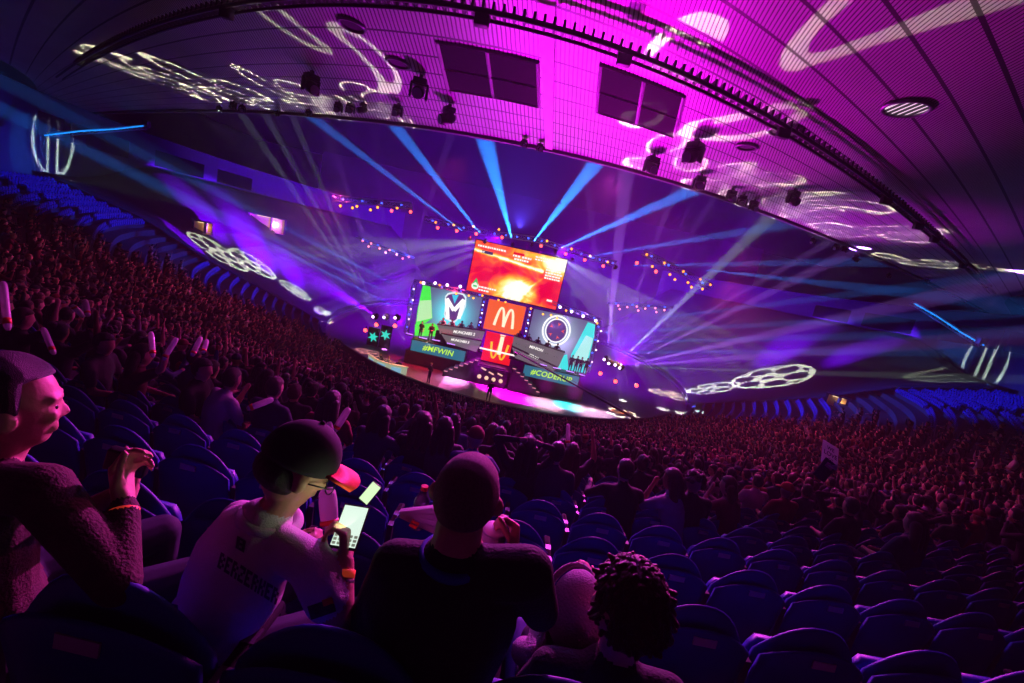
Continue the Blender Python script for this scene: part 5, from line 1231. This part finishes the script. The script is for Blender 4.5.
# --- man at the left border in profile, holding up a small camera
hc = W(10, 405, 1.10); yawh = -.72; fwd = V((math.sin(-yawh), math.cos(yawh), 0)); tyaw = -.6; tf = V((math.sin(-tyaw), math.cos(tyaw), 0)); trg = V((tf.y, -tf.x, 0))
nk = hc - fwd * .03 + V((-.01, 0, -.155)); ch = nk + V((-.02, -.02, -.20)); base = V((nk.x, nk.y - .02, TRE[1])); pe = V((nk.x, nk.y, TRE[1] + .52))
shR = W(42, 490, 1.02); shL = W(-10, 470, 1.3); wrR = W(124, 503, 1.10); elR = W(118, 585, 1.0); wrL = W(128, 492, 1.25); elL = W(75, 520, 1.32)
J = dict(pelvis=pe, chest=ch, neck=nk, head=hc, yaw=yawh, pitch=-.05, torso_yaw=tyaw, sh=[shL, shR], el=[elL, elR], wr=[wrL, wrR], foot=tf,
         hip=[pe - trg * .1, pe + trg * .1], kn=[pe - trg * .14 + tf * .42, pe + trg * .14 + tf * .42], an=[pe - trg * .14 + tf * .42 - V((0, 0, .42)), pe + trg * .14 + tf * .42 - V((0, 0, .42))])
plaid = grain('brown checked flannel', (.07, .028, .026), .85, .6, 16, .3)
lm, K = figure('person', J, [skA, plaid, pantm, shoem], base, 'man in brown flannel shirt at the left border, holding up a small camera', sleeve=1, voxel=.007,
    hands=[dict(wrist=wrR, direc=W(122, 478, 1.12) - wrR, palm_n=V((.7, .2, .3)), side=-1, fingers=(.6, .7, .8, .8), thumb=.5), dict(wrist=wrL, direc=W(136, 472, 1.28) - wrL, palm_n=V((-.5, -.6, .2)), side=1, fingers=(.8, .9, .9, .9), thumb=.6)])
MB().ball((0, -.012, .020), (.089, .106, .120), 28, 20, 0, head_matrix(hc - base, yawh, -.05), fn=lambda p: V((p.x, p.y if p.y < .02 or p.z > .055 else .02 + (p.y - .02) * .2, max(p.z, -.085) if p.y < .0 else (p.z if p.z > .055 else max(p.z, -.03))))).build('hair', HRM['black'], lm)
for s in (-1, 1): MB().ball((s * .032, .0755, .003), .0085, 10, 8, 0, head_matrix(hc - base, yawh, -.05)).build('eye', mat('eye dark', (.05, .03, .03), .2), lm)
wrapband(lm, wrR - (wrR - elR).normalized() * .03, wrR, .033, band)
cc = W(128, 462, 1.2); cm_ = empty('compact_camera', cc, label='small black camera held up by the man at the left border', cat='camera'); MB().box((0, 0, 0), (.10, .03, .062), (0, .2, .2), bev=.006).build('body', blk, cm_); MB().cyl((0, .015, 0), (0, .045, 0), .022, 16).build('lens', gry, cm_)

# --- dark-haired person low on the right, and a hooded child beside
hc = W(627, 607, 1.16); base = V((hc.x, hc.y + .0, TRE[1])); nk = hc + V((0, -.03, -.14)); ch = nk + V((0, -.01, -.19)); pe = V((hc.x, hc.y, TRE[1] + .40))
J = dict(pelvis=pe, chest=ch, neck=nk, head=hc, yaw=.55, pitch=-.15, sh=[nk + V((-.16, 0, -.07)), nk + V((.16, 0, -.07))], el=[nk + V((-.20, .10, -.28)), nk + V((.20, .10, -.28))], wr=[nk + V((-.06, .28, -.30)), nk + V((.06, .28, -.30))],
         hip=[pe + V((-.09, .02, 0)), pe + V((.09, .02, 0))], kn=[pe + V((-.12, .40, .0)), pe + V((.12, .40, .0))], an=[pe + V((-.12, .40, -.32)), pe + V((.12, .40, -.32))])
wo, K = figure('person', J, [skA, SHM['black'], pantm, shoem], base, 'person in black with thick tousled reddish dark hair beside the hooded child', bulk=.92, neck_r=.048,
    hands=[dict(wrist=J['wr'][i], direc=V((0, .9, -.3)), palm_n=V((0, 0, -1)), side=(1, -1)[i], fingers=(.5,) * 4) for i in (0, 1)])
hm = MB(); rh = random.Random(4); HM = head_matrix(hc - base, .55, -.15)
hm.ball((0, -.012, .016), (.088, .104, .120), 26, 18, 0, HM, fn=lambda p: V((p.x, p.y if p.y < .02 or p.z > .05 else .02, p.z if p.z > .045 or p.y < .02 else max(p.z, -.03))))
for k in range(420):
    u = rh.uniform(-.55, 1); a = rh.uniform(0, 2 * PI); r = math.sqrt(1 - u * u); p = V((r * math.cos(a) * .088, r * math.sin(a) * .104 - .012, u * .120 + .016))
    if p.y > .035 and p.z < .055: continue
    q = p * rh.uniform(1.0, 1.07) + V((rh.uniform(-.014, .014), rh.uniform(-.014, .014), rh.uniform(-.02, .0))); hm.cap(p * .97, q, .011, .006, 6, 0, HM)
hm.build('hair', grain('reddish dark hair', (.09, .025, .02), .45, .5, 70, .8), wo)
hc = W(574, 612, 1.38); base = V((hc.x, hc.y + .02, TRE[1])); nk = hc + V((0, -.01, -.12)); ch = nk + V((0, 0, -.16)); pe = V((hc.x, hc.y + .02, TRE[1] + .50))
wr1 = W(541, 625, 1.42); wr2 = W(590, 590, 1.55)
if pe.z > ch.z - .15: pe.z = ch.z - .16
J = dict(pelvis=pe, chest=ch, neck=nk, head=hc, yaw=.3, pitch=-.2, sh=[nk + V((-.12, 0, -.05)), nk + V((.12, 0, -.05))], el=[W(535, 655, 1.3), nk + V((.16, .12, -.16))], wr=[wr1, wr2],
         hip=[pe + V((-.07, .02, 0)), pe + V((.07, .02, 0))], kn=[pe + V((-.10, .30, .04)), pe + V((.10, .30, .04))], an=[pe + V((-.10, .32, -.28)), pe + V((.10, .32, -.28))])
kid, K = figure('person', J, [skA, grain('lilac grey fleece', (.34, .28, .36), .9, .2, 18, .4), mat('blue trousers', (.03, .04, .25), .8), shoem], base, 'small child in a lilac grey hood with raised hands, beside the tousled dark hair', bulk=.72, neck_r=.04,
    hands=[dict(wrist=wr1, direc=W(541, 608, 1.44) - wr1, palm_n=V((.6, .4, 0)), side=1, fingers=(.25, .3, .4, .5), thumb=.3, k=.75, mi=0), dict(wrist=wr2, direc=W(587, 572, 1.58) - wr2, palm_n=V((-.4, .7, 0)), side=-1, fingers=(.5, .5, .6, .6), thumb=.3, k=.75)])
HM = head_matrix(hc - base, .3, -.2)
MB().ball((0, -.016, .010), (.092, .112, .125), 26, 18, 0, HM, fn=lambda p: V((p.x, p.y if p.y < .03 else .03 + (p.y - .03) * .15, max(p.z, -.11)))).tube([(.088 * math.cos(a), .035, .012 + .118 * math.sin(a)) for a in np.linspace(0, 2 * PI, 26)[:-1]], .010, 8, closed=True, mx=HM).chain([V((0, -.06, -.09)), V((0, -.05, -.13))], [.075, .085], 14, 0, HM).build('hood', MATS['lilac grey fleece'], kid)
# --- things around them
pp = W(370, 493, 2.0); phone(pp, CAM - pp + V((-.9, 0, .3)), V((.3, .1, 1)), .055, .10, 'glowing phone of the long-haired person behind the console player', (.75, 1, .6), 1.0)
bt = empty('water_bottle', W(421, 506, 1.85), label='small clear bottle with red cap standing by a seat armrest', cat='bottle')
MB().tube([(0, 0, -.10), (0, 0, -.095), (0, 0, .03), (0, 0, .055), (0, 0, .075)], [.028, .032, .032, .02, .013], 18).build('bottle_body', mat('bottle plastic', (.25, .25, .5), .15, trans=.5, coat=.5), bt); MB().cyl((0, 0, .075), (0, 0, .093), .015, 14).build('bottle_cap', mat('red cap', (.8, .04, .03), .4), bt)
MB().tube([(0, 0, -.05), (0, 0, 0)], .0328, 18).build('paper_label', mat('bottle label', (.4, .35, .7), .5), bt)
fl_ = empty('paper_fan', W(392, 512, 1.6), label='folded pink lit cardboard fan lying beside the blue seats', cat='paper')
q = []
for t in np.linspace(0, 1, 9): a = -.5 + t * .75; rr_ = .19; z_ = .012 * (1 if int(t * 8) % 2 else -1); q.append([V((0, 0, 0)) + V((math.cos(a) * .03, z_, -math.sin(a) * .03)), V((math.cos(a) * rr_, z_ * 2, -math.sin(a) * rr_ * .8)), V((math.cos(a) * rr_, z_ * 2 + .003, -math.sin(a) * rr_ * .8)), V((math.cos(a) * .03, z_ + .003, -math.sin(a) * .03))])
MB().loft(q, True, smooth=False).build('pleated_sheet', translucent(mat('pale card', (.72, .66, .74), .6), .4), fl_)
MB().box((.09, -.012, -.02), (.03, .003, .03), (0, .3, 0)).build('printed_logo', clo if 'clo' in globals() else mat('orange print', (.8, .12, .03), .4), fl_)
# ---------------------------------------------------------------- people and things on the stage
rp = random.Random(5)
def riser(x0, x1, z0, z1, Y, label):
    o = MB().box(((x0 + x1) / 2, Y, (z0 + z1) / 2), (x1 - x0, .95, z1 - z0)).build('team_riser', blk, label=label, cat='platform'); return o
def team(pa, pb, Y, shirt, word, lab):
    a = V(L(*pa, Y)); b = V(L(*pb, Y)); n = 5
    for k in range(n):
        q = a.lerp(b, (k + .5) / n); zt = q.y
        person(S_RAIL, V((q.x, Y + .60, zt - .78)), PI + rp.uniform(-.15, .15), shirt, rp.choice(['short', 'cap', 'curly']), 'black', '%s %s-clad player %s at the desk below the %s' % (('leftmost', 'second', 'middle', 'fourth', 'rightmost')[k], shirt, 'seated', lab), 'players behind the desk below the %s' % lab)
    o = empty('team_riser', ((a.x + b.x) / 2, Y + .6, 2.43), label='black sloping riser carrying the players below the %s' % lab, cat='platform')
    for k in range(n):
        q = a.lerp(b, (k + .5) / n); w_ = (b.x - a.x) / n
        rel(MB().box((q.x, Y + .46, (2.44 + q.y - .78) / 2), (w_ * .98, .5, max(.02, q.y - .78 - 2.44))), 'step', blk, o)
team((437, 323), (484, 330.5), 40.35, 'light grey', 'M', 'M shield screen'); team((514, 335), (562, 351), 40.35, 'dark grey', 'ring', 'double ring screen')
for k, (x, y, pk) in enumerate(((420, 334.5, T_DOWN), (430, 337, T_FRONT))):
    p = atY(x, y, 40.2); person(pk, V((p.x, 40.3, 2.43)), PI * (.9 + .2 * k), 'black', 'short', 'black', '%s standing figure in black before the green light column' % ('left' if k == 0 else 'right'), 'figures before the green light column')
for k, x in enumerate((570, 575.5, 580, 586)):
    p = atY(x, 369, 40.2); person((T_DOWN, T_HIPS, T_FRONT, T_DOWN)[k], V((p.x, 40.3 + .12 * (k % 2), 2.43)), PI + rp.uniform(-.8, .8), 'black', 'short', 'black', '%s standing figure in black before the cyan light column' % ('leftmost', 'second', 'third', 'rightmost')[k], 'figures before the cyan light column')
p = atZ(428, 383, .0); person(T_FRONT, V((p.x, p.y, 0)), PI * .8, 'black', 'short', 'blond', 'host in black standing alone on the open floor holding a card')
p = atZ(487, 403.5, .0); person(T_DOWN, V((p.x, p.y + .4, .06)), 0, 'black', 'short', 'black', 'floor camera operator in black at the front edge of the crowd')
# commentators' desk
c0 = atZ(383, 372, 0); dsk = empty('commentator_desk', V((c0.x, c0.y, 0)), label='curved pale glowing commentators desk on the floor left of the stage', cat='desk')
arc = []
for t in np.linspace(-1, 1, 13): a = t * .75; arc.append(V((math.sin(a) * 3.0, -3.0 * math.cos(a) + 2.6, 0)))
R_ = Matrix.Rotation(-.35, 4, 'Z')
rg = [[R_ @ (q + V((0, 0, .1))), R_ @ (q * .86 + V((0, 0, .1))), R_ @ (q * .86 + V((0, 0, .95))), R_ @ (q + V((0, 0, .95)))] for q in arc]
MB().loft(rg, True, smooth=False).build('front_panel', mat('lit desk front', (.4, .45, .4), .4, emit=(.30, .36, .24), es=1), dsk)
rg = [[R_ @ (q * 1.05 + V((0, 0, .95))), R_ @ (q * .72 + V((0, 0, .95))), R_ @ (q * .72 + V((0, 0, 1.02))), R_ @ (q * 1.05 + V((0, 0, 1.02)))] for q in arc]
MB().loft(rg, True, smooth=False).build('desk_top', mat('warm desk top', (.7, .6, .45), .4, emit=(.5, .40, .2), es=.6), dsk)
for t in (-.45, .0, .45):
    a = t; q = R_ @ V((math.sin(a) * 3.02, -3.02 * math.cos(a) + 2.6, .55)); MB().box((0, 0, 0), (.8, .04, .5), (0, 0, a - .35)).build('front_screen', emi('desk screen', (.25, .55, .75), .8), dsk, loc=q)
for k, t in enumerate((-.55, -.05, .45)):
    q = V(dsk.location) + R_ @ V((math.sin(t) * 1.9, -1.9 * math.cos(t) + 2.6, 0)); person((S_RAIL, S_CLAP, S_RAIL)[k], q, PI + t - .35, ('dark grey', 'light grey', 'dark navy')[k], 'short', ('brown', 'blond', 'brown')[k], '%s commentator seated at the curved glowing desk' % ('left', 'middle', 'right')[k], 'commentators at the curved desk')
    st = empty('office_chair', q, t - .35, label='dark chair under the %s commentator' % ('left', 'middle', 'right')[k], cat='chair', group='commentator chairs')
    MB().box((0, 0, .40), (.42, .42, .06), bev=.02).build('seat', blk, st); MB().cyl((0, 0, .05), (0, 0, .37), .03, 8).build('column', steel, st)
    b_ = MB()
    for m_ in range(5): b_.box((.14 * math.cos(m_ * 1.256), .14 * math.sin(m_ * 1.256), .035), (.28, .035, .03), (0, 0, m_ * 1.256))
    b_.build('star_base', blk, st)
# two glowing turquoise stars on dark panels
for k, (x, y) in enumerate(((373, 337), (385.5, 335))):
    p = atY(x, y, 43.5); o = empty('star_panel', V((p.x, 43.5, 0)), label='turquoise glowing six-pointed star on a dark panel, the %s of two' % ('left', 'right')[k], cat='light', group='turquoise stars on dark panels')
    MB().box((0, .1, p.z / 2 + .3), (1.15, .08, p.z + 1.3)).build('panel', blk, o)
    s_ = MB()
    for m_ in range(6):
        a = m_ * PI / 3 + .3 + k * .2; s_.prism([(-math.sin(a) * .09, p.z + math.cos(a) * .09), (math.cos(a) * .16 - math.sin(a) * .13, p.z + math.sin(a) * .16 + math.cos(a) * .13), (math.cos(a) * .55, p.z + math.sin(a) * .55), (math.cos(a) * .16 + math.sin(a) * .13, p.z + math.sin(a) * .16 - math.cos(a) * .13), (math.sin(a) * .09, p.z - math.cos(a) * .09)], -.02 - .002 * m_, .04)
    s_.build('star', emi('turquoise star', (.02, .75, .6), 1.0), o)
# camera crane reaching over the floor
A = atY(632, 417, 33.5); B = atY(516, 352, 37.5); A.z = max(A.z, 1.0)
cr = empty('camera_crane', V((A.x, A.y, 0)), label='long black camera crane arm slanting over the glossy floor', cat='camera crane')
rel(MB().tube([A + (A - B).normalized() * 1.2, A, B], [.10, .09, .06], 8), 'boom', blk, cr); rel(MB().tube([A + V((0, 0, .25)), A.lerp(B, .5) + V((0, 0, .22)), B], .015, 5), 'cable', blk, cr)
rel(MB().box(B + V((0, 0, -.15)), (.25, .4, .25), bev=.03).cyl(B + V((0, .2, -.15)), B + V((0, .38, -.15)), .07, 10), 'camera', blk, cr)
q = MB(); q.cyl(V((A.x, A.y, .4)), A, .05, 8)
for m_ in range(3): a = m_ * 2.094; q.cyl(V((A.x, A.y, .6)), V((A.x + .7 * math.cos(a), A.y + .7 * math.sin(a), .02)), .03, 6)
rel(q, 'tripod', blk, cr); rel(MB().box(A + (A - B).normalized() * 1.2, (.35, .35, .35), bev=.04), 'counterweight', blk, cr)
# barrier along the front of the stands, and stair rails
rg = []
for a in np.linspace(-44, 44, 60): p_ = math.radians(a); A_ = bowl_pt(p_, -.75); B_ = bowl_pt(p_, -.68); rg.append([V((A_.x, A_.y, 0)), V((B_.x, B_.y, 0)), V((B_.x, B_.y, 1.15)), V((A_.x, A_.y, 1.15))])
bar_o = empty('crowd_barrier', (0, 30.7, 0), label='low dark curved barrier between front row and glossy floor', cat='barrier'); rel(MB().loft(rg, True, smooth=False), 'panel', blk, bar_o)
rel(MB().tube([bowl_pt(math.radians(a), -.71) + V((0, 0, 1.2)) for a in np.linspace(-44, 44, 60)], .03, 6), 'top_rail', steel, bar_o)
def stair_rail(phi, i0, i1, label):
    a = hall_pt(phi, ROWD(i0), row_z(i0, phi)); o = empty('stair_handrail', a, label=label, cat='handrail', group='stair handrails in the stands'); t = MB(); n = i1 - i0
    pts = [hall_pt(phi, ROWD(i), row_z(i, phi) + .95) for i in range(i0, i1 + 1)]; rel(t.tube([pts[0] - V((0, 0, .9))] + pts + [pts[-1] - V((0, 0, .9))], .022, 6), 'top_rail', steel, o)
    rel(MB().tube([q - V((0, 0, .4)) for q in pts], .018, 6), 'mid_rail', steel, o)
    for j in range(1, n, 2): rel(MB().cyl(pts[j] - V((0, 0, .95)), pts[j], .02, 6), 'post', steel, o)
stair_rail(math.radians(-13.5), 14, 20, 'steel stair handrail beside the aisle below the standing spectator'); stair_rail(math.radians(4.5), 1, 4, 'short steel handrail at the front aisle by the glossy floor'); stair_rail(math.radians(13.5), 8, 13, 'steel stair handrail among the right-hand crowd')
stair_rail(math.radians(-4.5), 21, 25, 'steel stair handrail behind the red cap wearer')
# lit concourse openings high on the left and right
def opening(px_, py_, wd, hh, label, rz, parts=True):
    p, phi, d = surf_px(px_, py_, 0, True); r_ = ray(px_, py_).normalized(); p = p - r_ * 1.3
    o = empty('concourse_opening', p, rz, label=label, cat='opening')
    MB().box((0, .5, 0), (wd, .05, hh)).box((-wd / 2, .25, 0), (.08, .5, hh)).box((0, .25, -hh / 2), (wd, .5, .08)).build('inner_wall', mat('warm plaster', (.7, .5, .3), .7), o)
    MB().box((0, .2, hh / 2 + .06), (wd + .5, .7, .12)).box((wd / 2 + .1, .2, 0), (.2, .7, hh)).box((-wd / 2 - .1, .2, 0), (.2, .7, hh)).build('frame', blk, o)
    MB().cyl((wd * .12, .1, -hh / 2), (wd * .12, .1, hh / 2), .14, 12).build('pillar', mat('rosy pillar', (.5, .3, .35), .6), o)
    MB().box((0, .3, hh / 2 - .08), (wd * .6, .1, .06)).build('ceiling_lamp', emi('opening lamp', (1, .72, .4), 1.5), o)
    MB().box((wd * .25, .1, -hh * .28), (wd * .35, .04, .04)).build('counter', mat('counter', (.6, .5, .4), .5, emit=(1, .6, .3), es=.3), o)  # the counter emits too: lamplight put into its material
    l = bpy.data.lights.new('concourse_lamp', 'POINT'); l.energy = 90 if wd > 3 else 8; l.color = (1, .55, .2); l.shadow_soft_size = .1; lo = bpy.data.objects.new('concourse_lamp', l); COL.objects.link(lo); lo.parent = o; lo.location = (wd * .25, .25, .1)
    return o
opening(267, 224, 4.2, 2.0, 'warm lit concourse opening with a rounded pillar, high at the left', .55); opening(203, 228, 1.6, 1.2, 'small dim warm doorway further left above the empty seats', .7); opening(836, 403, 1.4, 1.2, 'small dim warm doorway above the right-hand empty seats', -.7)
# blue neon lighting pipes at both ends of the ceiling
for (a, Ya), (b, Yb), lb in ((((48, 135), 34), ((146, 127), 38), 'blue lit pipe truss at the left end of the ceiling'), (((912, 302), 34), ((980, 345), 30), 'blue lit pipe truss at the right end of the ceiling')):
    A = atY(*a, Ya); B = atY(*b, Yb); o = empty('pipe_truss', (A + B) / 2, label=lb, cat='truss', group='blue lit pipe trusses at the ceiling ends')
    mb = MB(); mb.truss(A - o.location, B - o.location, .3, seg=.6, r=.03); mb.build('frame', trm, o)
    rel(MB().tube([A + V((0, -.25, -.1)), A.lerp(B, .35) + V((0, -.25, .0)), A.lerp(B, .7) + V((0, -.25, -.06)), B + V((0, -.25, .02))], .05, 6), 'neon_tube', emi('azure tube', (.01, .28, 1), 1.4), o)
    rel(MB().box(B + V((0, 0, .25)), (.5, .4, .5), bev=.05), 'end_box', steel, o)

# ---------------------------------------------------------------- inflatable clappers and signs held up in the crowd
clm = translucent(mat('white inflated plastic', (.75, .70, .75), .3, coat=.4), .45); clo = mat('orange print', (.8, .12, .03), .4)
def clapper(p0, p1, label, D, group=None, band=True, rad=.032):
    a = atD(*p0, D); b = atD(*p1, D * 1.02); L_ = (b - a).length; o = empty('inflatable_clapper', a, label=label, cat='clapper', group=group); d = (b - a).normalized()
    t = MB().tube([d * .0, d * .02, d * .06, d * (L_ - .05), d * (L_ - .015), d * L_], [rad * .6, rad * .9, rad, rad, rad * .9, rad * .6], 14); t.build('tube', clm, o)
    if band: MB().tube([d * L_ * .12, d * L_ * .24], rad * 1.03, 14).build('printed_band', clo, o)
CL = [((153, 357), (151, 332), 3.3, 'pink lit clapper held upright, the left of the left pair'), ((163, 360), (177, 338), 3.3, 'pink lit clapper slanting to the right, the right of the left pair'),
      ((192, 356), (201, 337), 3.4, 'slim pink clapper, the left of the right pair above the white hood'), ((203, 353), (207, 340), 3.5, 'short pink clapper, the right of the right pair above the white hood'),
      ((8, 330), (3, 282), 2.6, 'pink clapper standing at the left border of the picture'), ((54, 354), (43, 328), 3.2, 'violet clapper tilted left above the man with camera'), ((88, 316), (85, 300), 4.2, 'short violet clapper in the upper left crowd'),
      ((72, 305), (84, 317), 4.2, 'violet clapper lying slanted in the upper left crowd'), ((247, 409), (273, 399), 2.6, 'white clapper with orange print pointing right from the white hooded top'),
      ((334, 432), (349, 408), 2.3, 'pink clapper slanting up behind the capped man'), ((333, 455), (329, 422), 2.2, 'pink upright clapper with orange base behind the capped man'), ((330, 530), (327, 488), 1.7, 'broad pink clapper in front of the capped man'),
      ((568, 446), (568, 424), 5.0, 'single upright pink clapper in the middle of the crowd'), ((461, 412), (458, 403), 8, 'tiny pink clapper near the front rows, left of two'), ((464, 412), (466, 403), 8, 'tiny pink clapper near the front rows, right of two')]
for p0, p1, D, lb in CL: clapper(p0, p1, lb, D, rad=.034 if 'broad' in lb else .019 if D < 4 else .025)
# hand-made sign held up on the right
c_ = atD(830, 455, 4.6); sg = empty('paper_sign', c_, .25, label='white paper sign with dark print held up in the right-hand crowd', cat='sign')
MB().box((0, 0, 0), (.20, .006, .26), (0, .42, 0)).build('sheet', translucent(mat('white paper', (.8, .74, .8), .6), .6), sg)
for tx, z, s_ in (('WE', .06, .06), ('LOVE', -.0, .07), ('GG', -.06, .05)): text_part('sign_text', tx, s_, mat('ink', (.03, .01, .05), .6), sg, (z * .4, -.006, z), (PI / 2, -.42 * -1, 0), .001)
sg.rotation_euler = (-.65, 0, .25)
c2 = atD(825, 470, 4.55); s2 = empty('paper_sign', c2, .25, label='small dark sign with pink label under the white paper sign', cat='sign'); MB().box((0, 0, 0), (.20, .006, .22), (0, .42, 0)).build('sheet', mat('dark card', (.02, .02, .05), .6), s2); MB().box((.03, -.006, .05), (.11, .004, .05), (0, .42, 0)).build('label', mat('pink label', (.6, .15, .4), .5), s2)
# ---------------------------------------------------------------- look-alikes in a line are told apart by their place in it
bpy.context.view_layer.update()
_by = {}
for o in COL.objects:
    if o.parent is None and o.get('label') and o.get('group'): _by.setdefault(o['label'], []).append(o)
def _ord(n): return {1: 'leftmost', 2: 'second from the left', 3: 'third from the left'}.get(n, '%dth from the left' % n if n % 10 not in (1, 2, 3) or n in (11, 12, 13) else '%d%s from the left' % (n, {1: 'st', 2: 'nd', 3: 'rd'}[n % 10]))
for lb, os_ in _by.items():
    if 1 < len(os_) < 40 and len(lb.split()) <= 12:
        for n_, o in enumerate(sorted(os_, key=lambda o: screen(o.matrix_world.translation)[0])): o['label'] = lb + ', ' + _ord(n_ + 1)
